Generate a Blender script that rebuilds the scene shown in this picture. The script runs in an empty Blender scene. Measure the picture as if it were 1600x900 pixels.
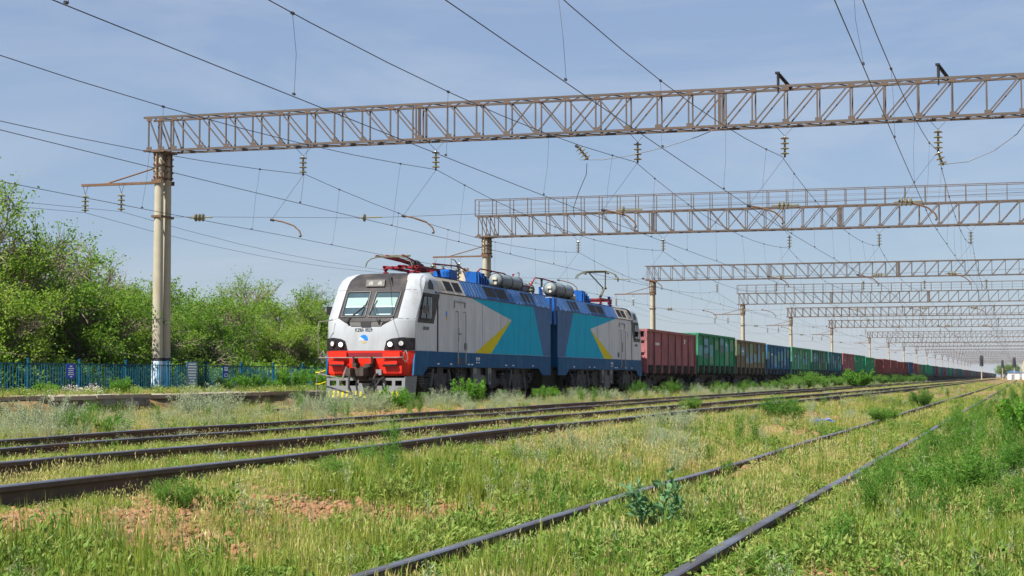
import bpy, bmesh, math, random
import numpy as np
from mathutils import Vector, Matrix, noise
R = math.radians
rnd = random.Random(7)
rng = np.random.default_rng(11)
sc = bpy.context.scene
COL = sc.collection

# ------------------------------------------------------------------ camera, sky, sun, exposure
CAM = (0.0, 0.0, 0.9)
cd = bpy.data.cameras.new('camera'); cam = bpy.data.objects.new('camera', cd); COL.objects.link(cam)
cd.sensor_width = 36.0; cd.lens = 2610.0 / 1600.0 * 36.0
cd.clip_start = 0.1; cd.clip_end = 20000
cam.location = CAM
cam.rotation_euler = (R(90 + 3.0376), 0, R(16.8178))
sc.camera = cam

SUN_AZ, SUN_EL = 207.0, 54.0           # compass style: clockwise from +Y
w = bpy.data.worlds.new('World'); sc.world = w; w.use_nodes = True
nt = w.node_tree; nt.nodes.clear()
o_ = nt.nodes.new('ShaderNodeOutputWorld'); bg = nt.nodes.new('ShaderNodeBackground')
sky = nt.nodes.new('ShaderNodeTexSky'); sky.sky_type = 'NISHITA'; sky.sun_disc = False
sky.sun_elevation = R(SUN_EL); sky.sun_rotation = R(SUN_AZ)
sky.air_density = 1.15; sky.dust_density = 0.25; sky.ozone_density = 4.5; sky.altitude = 200
# thin cirrus all over the sky dome
tc = nt.nodes.new('ShaderNodeTexCoord'); mp = nt.nodes.new('ShaderNodeMapping')
mp.inputs['Scale'].default_value = (1.6, 1.6, 7.0); mp.inputs['Rotation'].default_value = (0.25, 0.12, 0.4)
nz = nt.nodes.new('ShaderNodeTexNoise'); nz.inputs['Scale'].default_value = 1.7; nz.inputs['Detail'].default_value = 7; nz.inputs['Roughness'].default_value = 0.58
nz.inputs['Distortion'].default_value = 0.6
rp = nt.nodes.new('ShaderNodeMapRange'); rp.inputs[1].default_value = 0.47; rp.inputs[2].default_value = 0.78
rp.inputs[3].default_value = 0.0; rp.inputs[4].default_value = 0.6
mx = nt.nodes.new('ShaderNodeMix'); mx.data_type = 'RGBA'
mx.inputs[7].default_value = (4.6, 5.0, 5.6, 1)
veil = nt.nodes.new('ShaderNodeMix'); veil.data_type = 'RGBA'; veil.inputs[0].default_value = 0.66; veil.inputs[7].default_value = (2.05, 2.62, 3.95, 1)   # even thin high haze over the whole dome
nt.links.new(tc.outputs['Generated'], mp.inputs[0]); nt.links.new(mp.outputs[0], nz.inputs[0])
nt.links.new(nz.outputs[0], rp.inputs[0]); nt.links.new(rp.outputs[0], mx.inputs[0])
nt.links.new(sky.outputs[0], veil.inputs[6]); nt.links.new(veil.outputs[2], mx.inputs[6]); nt.links.new(mx.outputs[2], bg.inputs[0])
bg.inputs[1].default_value = 0.066
nt.links.new(bg.outputs[0], o_.inputs[0])

sl = bpy.data.lights.new('sun', 'SUN'); sun = bpy.data.objects.new('sun', sl); COL.objects.link(sun)
sl.energy = 4.9; sl.angle = R(0.5); sl.color = (1.0, 0.95, 0.86)
sd = Vector((math.sin(R(SUN_AZ)) * math.cos(R(SUN_EL)), math.cos(R(SUN_AZ)) * math.cos(R(SUN_EL)), math.sin(R(SUN_EL))))
sun.rotation_euler = sd.to_track_quat('Z', 'Y').to_euler()

sc.view_settings.view_transform = 'Standard'; sc.view_settings.look = 'None'
sc.view_settings.exposure = 1.09; sc.view_settings.gamma = 1.0
sc.view_settings.use_curve_mapping = False
try:
    sc.cycles.max_bounces = 6; sc.cycles.transparent_max_bounces = 8
    sc.cycles.diffuse_bounces = 3; sc.cycles.glossy_bounces = 2; sc.cycles.transmission_bounces = 3
    sc.cycles.use_denoising = True; sc.cycles.caustics_reflective = False; sc.cycles.caustics_refractive = False
except Exception:
    pass

# ------------------------------------------------------------------ helpers
class MB:
    def __init__(s): s.v = []; s.f = []; s.m = []
    def add(s, vs, fs, mi=0):
        b = len(s.v); s.v += [tuple(p) for p in vs]
        for f in fs: s.f.append(tuple(b + i for i in f)); s.m.append(mi)
        return s
    def box(s, c, d, rot=None, mi=0):
        hx, hy, hz = d[0] / 2, d[1] / 2, d[2] / 2
        vs = [Vector((x, y, z)) for x in (-hx, hx) for y in (-hy, hy) for z in (-hz, hz)]
        if rot is not None: vs = [rot @ p for p in vs]
        vs = [p + Vector(c) for p in vs]
        return s.add(vs, [(0, 1, 3, 2), (4, 6, 7, 5), (0, 4, 5, 1), (2, 3, 7, 6), (0, 2, 6, 4), (1, 5, 7, 3)], mi)
    def bb(s, x0, x1, y0, y1, z0, z1, mi=0):
        return s.box(((x0 + x1) / 2, (y0 + y1) / 2, (z0 + z1) / 2), (abs(x1 - x0), abs(y1 - y0), abs(z1 - z0)), None, mi)
    def cyl(s, p0, p1, r0, r1=None, n=8, caps=True, mi=0):
        r1 = r0 if r1 is None else r1
        p0 = Vector(p0); p1 = Vector(p1); d = (p1 - p0)
        if d.length < 1e-6: return s
        d.normalize(); a = d.orthogonal().normalized(); b = d.cross(a)
        vs = []
        for p, r in ((p0, r0), (p1, r1)):
            for i in range(n):
                t = 2 * math.pi * i / n; vs.append(p + (a * math.cos(t) + b * math.sin(t)) * r)
        fs = [(i, (i + 1) % n, n + (i + 1) % n, n + i) for i in range(n)]
        if caps: fs += [tuple(range(n - 1, -1, -1)), tuple(range(n, 2 * n))]
        return s.add(vs, fs, mi)
    def tube(s, pts, r, n=6, mi=0, caps=True):
        pts = [Vector(p) for p in pts]; vs = []; k = len(pts); rr = r if isinstance(r, (list, tuple)) else [r] * k
        d0 = (pts[1] - pts[0]).normalized(); a = d0.orthogonal().normalized()
        for i, p in enumerate(pts):
            d = (pts[min(i + 1, k - 1)] - pts[max(i - 1, 0)]).normalized()
            a = (a - d * a.dot(d)); a = a.normalized() if a.length > 1e-6 else d.orthogonal().normalized()
            b = d.cross(a)
            for j in range(n):
                t = 2 * math.pi * j / n; vs.append(p + (a * math.cos(t) + b * math.sin(t)) * rr[i])
        fs = [(i * n + j, i * n + (j + 1) % n, (i + 1) * n + (j + 1) % n, (i + 1) * n + j) for i in range(k - 1) for j in range(n)]
        if caps: fs += [tuple(range(n - 1, -1, -1)), tuple(range((k - 1) * n, k * n))]
        return s.add(vs, fs, mi)
    def lathe(s, prof, org=(0, 0, 0), axis='Z', n=12, mi=0):
        vs = []; k = len(prof)
        for r, h in prof:
            for j in range(n):
                t = 2 * math.pi * j / n; a, b = r * math.cos(t), r * math.sin(t)
                p = (a, b, h) if axis == 'Z' else ((a, h, b) if axis == 'Y' else (h, a, b))
                vs.append((p[0] + org[0], p[1] + org[1], p[2] + org[2]))
        fs = [(i * n + j, i * n + (j + 1) % n, (i + 1) * n + (j + 1) % n, (i + 1) * n + j) for i in range(k - 1) for j in range(n)]
        fs += [tuple(range(n - 1, -1, -1)), tuple(range((k - 1) * n, k * n))]
        return s.add(vs, fs, mi)
    def prism(s, poly, lo, hi, axis='X', mi=0):
        """poly: list of 2-D points; extruded along axis between lo and hi (X: points are (y,z); Y: (x,z); Z: (x,y))"""
        n = len(poly)
        def P(a, b, c): return (c, a, b) if axis == 'X' else ((a, c, b) if axis == 'Y' else (a, b, c))
        vs = [P(a, b, lo) for a, b in poly] + [P(a, b, hi) for a, b in poly]
        fs = [(i, (i + 1) % n, n + (i + 1) % n, n + i) for i in range(n)] + [tuple(range(n - 1, -1, -1)), tuple(range(n, 2 * n))]
        return s.add(vs, fs, mi)
    def mesh(s, name, mats, smooth=False, fix=True):
        me = bpy.data.meshes.new(name); me.from_pydata([tuple(p) for p in s.v], [], s.f)
        for m in (mats if isinstance(mats, (list, tuple)) else [mats]): me.materials.append(m)
        if len(me.materials) > 1: me.polygons.foreach_set('material_index', s.m)
        if fix:
            bm = bmesh.new(); bm.from_mesh(me); bmesh.ops.recalc_face_normals(bm, faces=bm.faces); bm.to_mesh(me); bm.free()
        if smooth: me.polygons.foreach_set('use_smooth', [True] * len(me.polygons))
        me.update(); return me
    def obj(s, name, mats, parent=None, smooth=False, fix=True):
        return link(name, s.mesh(name, mats, smooth, fix), parent)

def link(name, me, parent=None, loc=None, rot=None, scale=None):
    o = bpy.data.objects.new(name, me); COL.objects.link(o)
    if parent is not None: o.parent = parent
    if loc is not None: o.location = loc
    if rot is not None: o.rotation_euler = rot
    if scale is not None: o.scale = scale
    return o
def empty(name, loc=(0, 0, 0)):
    o = bpy.data.objects.new(name, None); COL.objects.link(o); o.location = loc; o.empty_display_size = .3; return o
def tag(o, label=None, cat=None, group=None, kind=None):
    if label: o['label'] = label
    if cat: o['category'] = cat
    if group: o['group'] = group
    if kind: o['kind'] = kind
    return o
def copy_tree(o, parent=None):
    c = o.copy(); COL.objects.link(c); c.parent = parent
    for ch in list(o.children): copy_tree(ch, c)
    return c
def np_mesh(name, V, Q, mats, smooth=False, tri=False):
    """V (n,3), Q (m,4) or (m,3)"""
    V = np.asarray(V, dtype=np.float32); Q = np.asarray(Q, dtype=np.int32); k = Q.shape[1]
    me = bpy.data.meshes.new(name); me.vertices.add(len(V)); me.vertices.foreach_set('co', V.ravel())
    me.loops.add(Q.size); me.loops.foreach_set('vertex_index', Q.ravel())
    me.polygons.add(len(Q)); me.polygons.foreach_set('loop_start', np.arange(0, Q.size, k, dtype=np.int32))
    for m in (mats if isinstance(mats, (list, tuple)) else [mats]): me.materials.append(m)
    me.update(calc_edges=True); me.validate()
    if smooth: me.polygons.foreach_set('use_smooth', [True] * len(me.polygons))
    return me

# ------------------------------------------------------------------ materials
def mat(name, col, rough=.6, metal=0.0, var=.12, scale=4.0, dirt=None, dscale=2.0, dlo=.5, dhi=.7, damt=.8, bump=0.0, bscale=30.0,
        stretch=(1, 1, 1), objcol=False, spec=.4, coat=0.0, dstretch=(1, 1, 1)):
    m = bpy.data.materials.new(name); m.use_nodes = True; t = m.node_tree; N = t.nodes; L = t.links
    b = N['Principled BSDF']; b.inputs['Roughness'].default_value = rough; b.inputs['Metallic'].default_value = metal
    b.inputs['Specular IOR Level'].default_value = spec; b.inputs['Coat Weight'].default_value = coat
    tc = N.new('ShaderNodeTexCoord'); mp = N.new('ShaderNodeMapping'); mp.inputs['Scale'].default_value = stretch
    L.new(tc.outputs['Object'], mp.inputs[0])
    n1 = N.new('ShaderNodeTexNoise'); n1.inputs['Scale'].default_value = scale; n1.inputs['Detail'].default_value = 5; L.new(mp.outputs[0], n1.inputs[0])
    mr = N.new('ShaderNodeMapRange'); mr.inputs[1].default_value = .25; mr.inputs[2].default_value = .75
    mr.inputs[3].default_value = 1 - var; mr.inputs[4].default_value = 1 + var; L.new(n1.outputs[0], mr.inputs[0])
    vm = N.new('ShaderNodeVectorMath'); vm.operation = 'SCALE'; L.new(mr.outputs[0], vm.inputs['Scale'])
    if objcol:
        oi = N.new('ShaderNodeObjectInfo'); L.new(oi.outputs['Color'], vm.inputs[0])
    else: vm.inputs[0].default_value = col[:3]
    out = vm.outputs[0]
    if dirt is not None:
        mp2 = N.new('ShaderNodeMapping'); mp2.inputs['Scale'].default_value = dstretch; L.new(tc.outputs['Object'], mp2.inputs[0])
        if objcol:
            cx = N.new('ShaderNodeCombineXYZ'); ml = N.new('ShaderNodeMath'); ml.operation = 'MULTIPLY'; ml.inputs[1].default_value = 57.0
            L.new(oi.outputs['Random'], ml.inputs[0]); L.new(ml.outputs[0], cx.inputs[0]); L.new(ml.outputs[0], cx.inputs[1])
            L.new(cx.outputs[0], mp2.inputs['Location'])
        n2 = N.new('ShaderNodeTexNoise'); n2.inputs['Scale'].default_value = dscale; n2.inputs['Detail'].default_value = 6; n2.inputs['Roughness'].default_value = .62
        L.new(mp2.outputs[0], n2.inputs[0])
        m2 = N.new('ShaderNodeMapRange'); m2.inputs[1].default_value = dlo; m2.inputs[2].default_value = dhi; m2.inputs[4].default_value = damt
        L.new(n2.outputs[0], m2.inputs[0])
        mix = N.new('ShaderNodeMix'); mix.data_type = 'RGBA'; L.new(m2.outputs[0], mix.inputs[0]); L.new(out, mix.inputs[6]); mix.inputs[7].default_value = (*dirt, 1)
        out = mix.outputs[2]
    L.new(out, b.inputs['Base Color'])
    if bump:
        n3 = N.new('ShaderNodeTexNoise'); n3.inputs['Scale'].default_value = bscale; n3.inputs['Detail'].default_value = 4; L.new(tc.outputs['Object'], n3.inputs[0])
        bp = N.new('ShaderNodeBump'); bp.inputs['Strength'].default_value = bump; bp.inputs['Distance'].default_value = .02; L.new(n3.outputs[0], bp.inputs['Height']); L.new(bp.outputs[0], b.inputs['Normal'])
    return m

def leaf_mat(name, ca, cb, cc=None, trans=.35, wscale=.25, rough=.55):
    """foliage: two or three greens mixed by instance/object random and world-space patches"""
    m = bpy.data.materials.new(name); m.use_nodes = True; t = m.node_tree; N = t.nodes; L = t.links; N.clear()
    out = N.new('ShaderNodeOutputMaterial'); ge = N.new('ShaderNodeNewGeometry'); oi = N.new('ShaderNodeObjectInfo')
    nz = N.new('ShaderNodeTexNoise'); nz.inputs['Scale'].default_value = wscale; nz.inputs['Detail'].default_value = 4; L.new(ge.outputs['Position'], nz.inputs[0])
    ad = N.new('ShaderNodeMath'); ad.operation = 'MULTIPLY_ADD'; L.new(oi.outputs['Random'], ad.inputs[0]); ad.inputs[1].default_value = .45; L.new(nz.outputs[0], ad.inputs[2])
    ri = N.new('ShaderNodeMath'); ri.operation = 'MULTIPLY_ADD'; L.new(ge.outputs['Random Per Island'], ri.inputs[0]); ri.inputs[1].default_value = .35; L.new(ad.outputs[0], ri.inputs[2])
    rp = N.new('ShaderNodeValToRGB'); L.new(ri.outputs[0], rp.inputs[0]); e = rp.color_ramp.elements
    e[0].position = .5; e[0].color = (*ca, 1); e[1].position = 1.15 if cc is None else .9; e[1].color = (*cb, 1)
    if e[1].position > 1: e[1].position = 1
    if cc is not None: q = e.new(1.0); q.color = (*cc, 1)
    di = N.new('ShaderNodeBsdfPrincipled'); di.inputs['Roughness'].default_value = rough; di.inputs['Specular IOR Level'].default_value = .25
    tr = N.new('ShaderNodeBsdfTranslucent'); mx = N.new('ShaderNodeMixShader'); mx.inputs[0].default_value = trans
    hs = N.new('ShaderNodeHueSaturation'); hs.inputs['Value'].default_value = 1.5; hs.inputs['Hue'].default_value = .485; L.new(rp.outputs[0], hs.inputs['Color'])
    L.new(rp.outputs[0], di.inputs['Base Color']); L.new(hs.outputs[0], tr.inputs[0])
    L.new(di.outputs[0], mx.inputs[1]); L.new(tr.outputs[0], mx.inputs[2]); L.new(mx.outputs[0], out.inputs[0])
    return m

M = {}
M['white'] = mat('loco_white', (.34, .365, .395), .45, spec=.25, var=.05, scale=1.5, dirt=(.20, .19, .17), dscale=2.6, dlo=.48, dhi=.76, damt=.6, dstretch=(1, 1, .25), coat=.2)
M['silver'] = mat('loco_silver_grey', (.54, .58, .62), .6, bump=.12, bscale=1.3, spec=.12, var=.05, scale=2, dirt=(.33, .33, .32), dscale=3.2, dlo=.46, dhi=.74, damt=.6, dstretch=(1, 1, .14))
M['turq'] = mat('loco_turquoise', (.001, .38, .60), .65, bump=.12, bscale=1.3, spec=.08, var=.06, scale=2, dirt=(.006, .25, .40), dscale=3.4, dlo=.46, dhi=.74, damt=.65, dstretch=(1, 1, .15))
M['yellow'] = mat('loco_yellow', (.62, .53, .008), .65, var=.05, spec=.08)
M['navy'] = mat('loco_navy', (.005, .08, .20), .6, spec=.08, var=.15, scale=3, dirt=(.05, .15, .26), dscale=2.4, dlo=.5, dhi=.72, damt=.5, dstretch=(1, 1, .35))
M['slate'] = mat('loco_slate_blue', (.065, .15, .31), .65, spec=.08, var=.1, scale=2, dirt=(.05, .075, .12), dscale=2.2, dlo=.48, dhi=.75, damt=.7, dstretch=(1, 1, .25))
M['clad'] = mat('loco_roof_blue', (.045, .12, .30), .65, spec=.1, var=.1, scale=2, dirt=(.15, .21, .33), dscale=2.4, dlo=.48, dhi=.75, damt=.7, dstretch=(1, 1, .3))
M['blue'] = mat('roof_bright_blue', (.01, .085, .33), .55, var=.1, spec=.15)
M['red'] = mat('buffer_red', (.66, .02, .006), .42, var=.06, scale=2, dirt=(.30, .03, .02), dscale=3, dlo=.6, dhi=.85, damt=.5)
M['darkred'] = mat('busbar_red', (.20, .02, .028), .6, spec=.15, var=.1)
M['black'] = mat('trim_black', (.018, .016, .02), .5, spec=.2, var=.2, dirt=(.06, .055, .05), dscale=3, damt=.6)
M['hood'] = mat('roof_hood_dark', (.028, .025, .029), .6, var=.15, dirt=(.10, .085, .065), dscale=1.6, dlo=.52, dhi=.75, damt=.7, spec=.2)
M['coupler'] = mat('coupler_steel', (.055, .043, .036), .75, var=.3, scale=9, spec=.2)
M['pipe'] = mat('handrail_grey', (.16, .15, .14), .6, var=.2, spec=.2)
M['rubber'] = mat('rubber', (.02, .02, .022), .7, var=.1)
M['under'] = mat('bogie_grime', (.035, .032, .030), .8, var=.3, scale=6, dirt=(.09, .075, .06), dscale=4, damt=.6, bump=.3)
M['undergrey'] = mat('underframe_grey', (.11, .11, .11), .65, var=.15, dirt=(.05, .045, .04), dscale=4, damt=.7)
M['plow'] = mat('plow_grey', (.18, .19, .20), .55, var=.08, dirt=(.15, .13, .11), dscale=3, damt=.5)
M['ltgrey'] = mat('tank_grey', (.16, .20, .22), .5, spec=.2, var=.08, dirt=(.13, .10, .08), dscale=2.5, dlo=.5, dhi=.75, damt=.6)
M['steel'] = mat('bare_steel', (.32, .31, .29), .4, metal=.6, var=.15)
M['beige'] = mat('roof_beige', (.48, .42, .32), .6, var=.1, dirt=(.25, .2, .15), dscale=3, damt=.5)
M['mesh'] = mat('grille_dark', (.045, .042, .04), .7, var=.2)
M['cream'] = mat('grille_cream', (.50, .46, .38), .6, var=.1, dirt=(.25, .2, .15), dscale=3, damt=.5)
M['blind'] = mat('cab_blind', (.42, .46, .43), .8, var=.04)
M['cabin'] = mat('cab_dark', (.012, .035, .055), .6, var=.3, scale=5)
M['ink'] = mat('lettering_dark', (.05, .06, .07), .6, var=.05)
M['inkw'] = mat('lettering_white', (.75, .77, .8), .6, var=.05)
M['logo'] = mat('logo_blue', (.01, .17, .62), .5, var=.05)
M['gold'] = mat('logo_gold', (.50, .36, .05), .5, var=.05)
M['lens'] = mat('lamp_lens', (.62, .64, .60), .08, var=.05, spec=.8, coat=1.0)
M['porcelain'] = mat('insulator_glaze', (.16, .15, .09), .2, var=.15, spec=.6, coat=.6)
M['greenpan'] = mat('pantograph_green', (.10, .11, .075), .5, var=.15)
M['rust'] = mat('gantry_steel', (.10, .083, .074), .75, spec=.15, var=.2, scale=3, dirt=(.13, .055, .022), dscale=1.6, dlo=.48, dhi=.66, damt=.75, bump=.1)
M['rustdk'] = mat('bracket_rust', (.12, .065, .035), .75, var=.3, scale=8)
M['concrete'] = mat('pole_concrete', (.36, .33, .25), .85, var=.08, scale=3, dirt=(.30, .19, .08), dscale=2.0, dlo=.56, dhi=.74, damt=.8, dstretch=(2.2, 2.2, .22), bump=.08)
M['polewhite'] = mat('pole_whitewash', (.75, .78, .80), .7, var=.05, dirt=(.10, .42, .70), dscale=9, dlo=.46, dhi=.52, damt=.9, dstretch=(1, 1, .12))
M['poleblack'] = mat('pole_black_band', (.03, .03, .04), .7, var=.1)
M['wire'] = mat('catenary_wire', (.035, .035, .04), .5, metal=.3, var=.1)
M['railtop'] = mat('rail_head_steel', (.22, .22, .26), .36, metal=.75, var=.15, scale=1.2, dirt=(.13, .095, .085), dscale=.9, dlo=.45, dhi=.6, damt=.85)
M['railside'] = mat('rail_rust', (.085, .055, .042), .85, var=.3, scale=4, bump=.15)
M['sleeper'] = mat('sleeper_grey', (.19, .165, .14), .9, var=.2, scale=6, bump=.3)
M['fence'] = mat('fence_blue', (.004, .065, .14), .6, spec=.15, var=.15, dirt=(.004, .085, .115), dscale=1.1, dlo=.45, dhi=.6, damt=.8)
M['signblue'] = mat('sign_blue', (.006, .045, .42), .45, var=.05)
M['signgrey'] = mat('sign_teal_grey', (.10, .22, .30), .6, var=.1, dirt=(.2, .22, .22), dscale=8, damt=.5)
M['signred'] = mat('sign_maroon', (.22, .015, .05), .5, var=.05)
M['wagon'] = mat('wagon_paint', (.3, .3, .3), .75, spec=.12, var=.12, scale=3, objcol=True, dirt=(.075, .06, .055), dscale=1.5, dlo=.45, dhi=.72, damt=.8, bump=.2, bscale=5, dstretch=(1, 1, .45))
M['bark'] = mat('bark', (.17, .14, .105), .9, var=.25, scale=6, bump=.4)
M['platform'] = mat('platform_concrete', (.30, .265, .215), .9, var=.12, scale=2, dirt=(.18, .15, .10), dscale=.9, dlo=.45, dhi=.65, damt=.7, bump=.3, bscale=12)
M['plateedge'] = mat('platform_edge', (.20, .195, .185), .9, var=.25, scale=3, dirt=(.06, .055, .06), dscale=1.2, dlo=.45, dhi=.6, damt=.8, bump=.5, bscale=8)
M['whitewall'] = mat('whitewash', (.78, .79, .80), .7, var=.04)
M['patchblue'] = mat('wagon_patch_blue', (.10, .30, .42), .65, var=.15, dirt=(.16, .2, .2), dscale=3, damt=.6)
M['patchdark'] = mat('wagon_patch_slate', (.075, .13, .16), .65, var=.15)
M['patchgreen'] = mat('wagon_patch_green', (.09, .25, .13), .65, var=.15)
M['stone'] = mat('red_ballast', (.25, .125, .06), .9, var=.3, scale=12, dirt=(.22, .19, .17), dscale=6, damt=.7)
M['bag'] = mat('blue_plastic', (.01, .12, .55), .4, var=.1)
M['litter'] = mat('pale_litter', (.7, .7, .68), .6, var=.08)

def glass(name, col, rough=.03, t=.75):
    m = bpy.data.materials.new(name); m.use_nodes = True; T = m.node_tree; N = T.nodes; L = T.links; N.clear()
    out = N.new('ShaderNodeOutputMaterial'); tr = N.new('ShaderNodeBsdfTransparent'); tr.inputs[0].default_value = (*col, 1)
    gl = N.new('ShaderNodeBsdfGlossy'); gl.inputs['Roughness'].default_value = rough
    fr = N.new('ShaderNodeFresnel'); fr.inputs[0].default_value = 1.55; mx = N.new('ShaderNodeMixShader')
    L.new(fr.outputs[0], mx.inputs[0]); L.new(tr.outputs[0], mx.inputs[1]); L.new(gl.outputs[0], mx.inputs[2]); L.new(mx.outputs[0], out.inputs[0])
    return m
M['glass'] = glass('window_glass', (.78, .88, .90))
def lamp_mat():
    m = bpy.data.materials.new('lit_headlamp'); m.use_nodes = True; b = m.node_tree.nodes['Principled BSDF']
    b.inputs['Base Color'].default_value = (.8, .8, .75, 1); b.inputs['Emission Color'].default_value = (1, .96, .85, 1); b.inputs['Emission Strength'].default_value = .9
    b.inputs['Roughness'].default_value = .1
    return m
M['lit'] = lamp_mat()

M['g_green'] = leaf_mat('grass_green', (.08, .15, .014), (.175, .26, .028), (.27, .30, .06), .4)
M['g_dry'] = leaf_mat('grass_dry', (.36, .29, .12), (.48, .41, .18), (.28, .29, .085), .28)
M['g_weed'] = leaf_mat('weed_leaf', (.07, .15, .02), (.145, .24, .038), (.22, .28, .065), .32)
M['g_sage'] = leaf_mat('sage_leaf', (.20, .255, .15), (.30, .35, .23), (.26, .31, .13), .3)
M['g_tall'] = leaf_mat('tall_green', (.045, .14, .014), (.10, .22, .028), None, .38)
M['l_bush'] = leaf_mat('bush_leaf', (.055, .18, .010), (.11, .27, .022), None, .4)
M['l_tree'] = leaf_mat('tree_leaf', (.055, .14, .010), (.12, .24, .02), (.18, .28, .035), .45, wscale=.5)
M['l_thistle'] = leaf_mat('thistle_leaf', (.058, .145, .055), (.11, .215, .09), None, .25)
M['l_flower'] = leaf_mat('pale_flower', (.42, .36, .36), (.55, .48, .48), None, .3)
# ------------------------------------------------------------------ the lie of the land
GX = np.array([-4000, -60, -30, -27.2, -26.5, -26.1, -24.2, -22, -20.6, -17.9, -17.0, -15.5, -13.9, -13.1, -11.2, -9.6, -8.1, -6.2, -5.3, -4.2, -3.5, -1.4, -.4, 2, 30, 4000.])
GZ = np.array([0, .2, .30, .28, .22, -.16, -.2, -.2, -.2, -.2, -.08, -.03, -.03, -.07, -.06, .0, .07, .085, .06, -.13, -.225, -.175, -.165, -.18, -.25, -.25])
_p = rng.random((64, 64))
def vnoise(x, y, s=1.0, seed=0):
    x = np.asarray(x, float) * s + seed * 13.7; y = np.asarray(y, float) * s + seed * 7.1
    xi = np.floor(x).astype(int); yi = np.floor(y).astype(int); fx = x - xi; fy = y - yi
    fx = fx * fx * (3 - 2 * fx); fy = fy * fy * (3 - 2 * fy)
    g = lambda a, b: _p[a % 64, b % 64]
    return (g(xi, yi) * (1 - fx) + g(xi + 1, yi) * fx) * (1 - fy) + (g(xi, yi + 1) * (1 - fx) + g(xi + 1, yi + 1) * fx) * fy
def fbm(x, y, s=1.0, seed=0):
    return .5 * vnoise(x, y, s, seed) + .3 * vnoise(x, y, s * 2.1, seed + 1) + .2 * vnoise(x, y, s * 4.3, seed + 2)
def gz(x, y):
    x = np.asarray(x, float); y = np.asarray(y, float)
    und = (fbm(x, y, .35, 3) - .5) * .10 + (vnoise(x, y, 1.7, 5) - .5) * .03
    return np.interp(x, GX, GZ) + und * np.clip(1.2 - np.abs(x) / 60, .1, 1)

# ------------------------------------------------------------------ ground sheet
def ground_mat():
    m = bpy.data.materials.new('soil'); m.use_nodes = True; t = m.node_tree; N = t.nodes; L = t.links; b = N['Principled BSDF']
    b.inputs['Roughness'].default_value = .95; b.inputs['Specular IOR Level'].default_value = .1
    ge = N.new('ShaderNodeNewGeometry')
    def nz(s, d=5):
        n = N.new('ShaderNodeTexNoise'); n.inputs['Scale'].default_value = s; n.inputs['Detail'].default_value = d; L.new(ge.outputs['Position'], n.inputs[0]); return n.outputs[0]
    r1 = N.new('ShaderNodeValToRGB'); L.new(nz(.45), r1.inputs[0]); e = r1.color_ramp.elements
    e[0].position = .36; e[0].color = (.12, .105, .05, 1); e[1].position = .66; e[1].color = (.28, .15, .07, 1)
    q = e.new(.52); q.color = (.21, .15, .075, 1)
    r2 = N.new('ShaderNodeValToRGB'); L.new(nz(14, 8), r2.inputs[0]); f = r2.color_ramp.elements
    f[0].position = .3; f[0].color = (.55, .55, .55, 1); f[1].position = .72; f[1].color = (1.35, 1.3, 1.25, 1)
    mu = N.new('ShaderNodeMix'); mu.data_type = 'RGBA'; mu.blend_type = 'MULTIPLY'; mu.inputs[0].default_value = 1
    L.new(r1.outputs[0], mu.inputs[6]); L.new(r2.outputs[0], mu.inputs[7]); L.new(mu.outputs[2], b.inputs['Base Color'])
    bp = N.new('ShaderNodeBump'); bp.inputs['Strength'].default_value = .6; bp.inputs['Distance'].default_value = .03; L.new(nz(30, 6), bp.inputs['Height']); L.new(bp.outputs[0], b.inputs['Normal'])
    return m
M['soil'] = ground_mat()
xs = np.unique(np.concatenate([[-4000, -1500, -600, -250, -120, -70, -45], np.arange(-34, 6.01, .3), [8, 12, 20, 40, 90, 250, 600, 1500, 4000], GX]))
ys = np.unique(np.concatenate([[-300, -60, -20, -8], np.arange(-2, 40, .4), np.arange(40, 90, 1.2), np.arange(90, 250, 4), [270, 300, 350, 420, 520, 700, 1000, 1500, 2500, 4500, 7000]]))
XX, YY = np.meshgrid(xs, ys); ZZ = gz(XX, YY); nx, ny = len(xs), len(ys)
idx = np.arange(nx * ny).reshape(ny, nx)
Q = np.stack([idx[:-1, :-1], idx[:-1, 1:], idx[1:, 1:], idx[1:, :-1]], -1).reshape(-1, 4)
g_ = link('ground', np_mesh('ground', np.stack([XX, YY, ZZ], -1).reshape(-1, 3), Q, M['soil'], smooth=True)); tag(g_, kind='structure')

# ------------------------------------------------------------------ old platform beside the fence (slabs with a crumbling edge)
pf = empty('platform', (-26.3, 36, 0)); tag(pf, kind='structure')
yy = 20.0; k = 0
while yy < 118:
    ln = rnd.uniform(2.2, 3.4); x1 = -26.3 + rnd.uniform(-.22, .12); zt = .34 + rnd.uniform(-.035, .025)
    m = MB(); n = 7
    # ragged front edge
    fr = [(x1 + rnd.uniform(-.09, .05), yy + ln * i / n) for i in range(n + 1)]
    poly = fr + [(-28.7, yy + ln), (-28.7, yy)]
    m.prism([(a, b - .012 if i == n or i == n + 1 else b) for i, (a, b) in enumerate(poly)], zt - .12, zt, 'Z')
    m.obj('paving_slab', M['platform'], pf).matrix_parent_inverse = Matrix.Translation((26.3, -36, 0))
    m = MB(); x2 = x1 - .10
    fr2 = [(x2 + rnd.uniform(-.06, .05), yy + ln * i / n) for i in range(n + 1)] + [(-27.2, yy + ln - .012), (-27.2, yy)]
    m.prism(fr2, -.3, zt - .123, 'Z'); m.obj('edge_block', M['plateedge'], pf).matrix_parent_inverse = Matrix.Translation((26.3, -36, 0))
    yy += ln; k += 1

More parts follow.
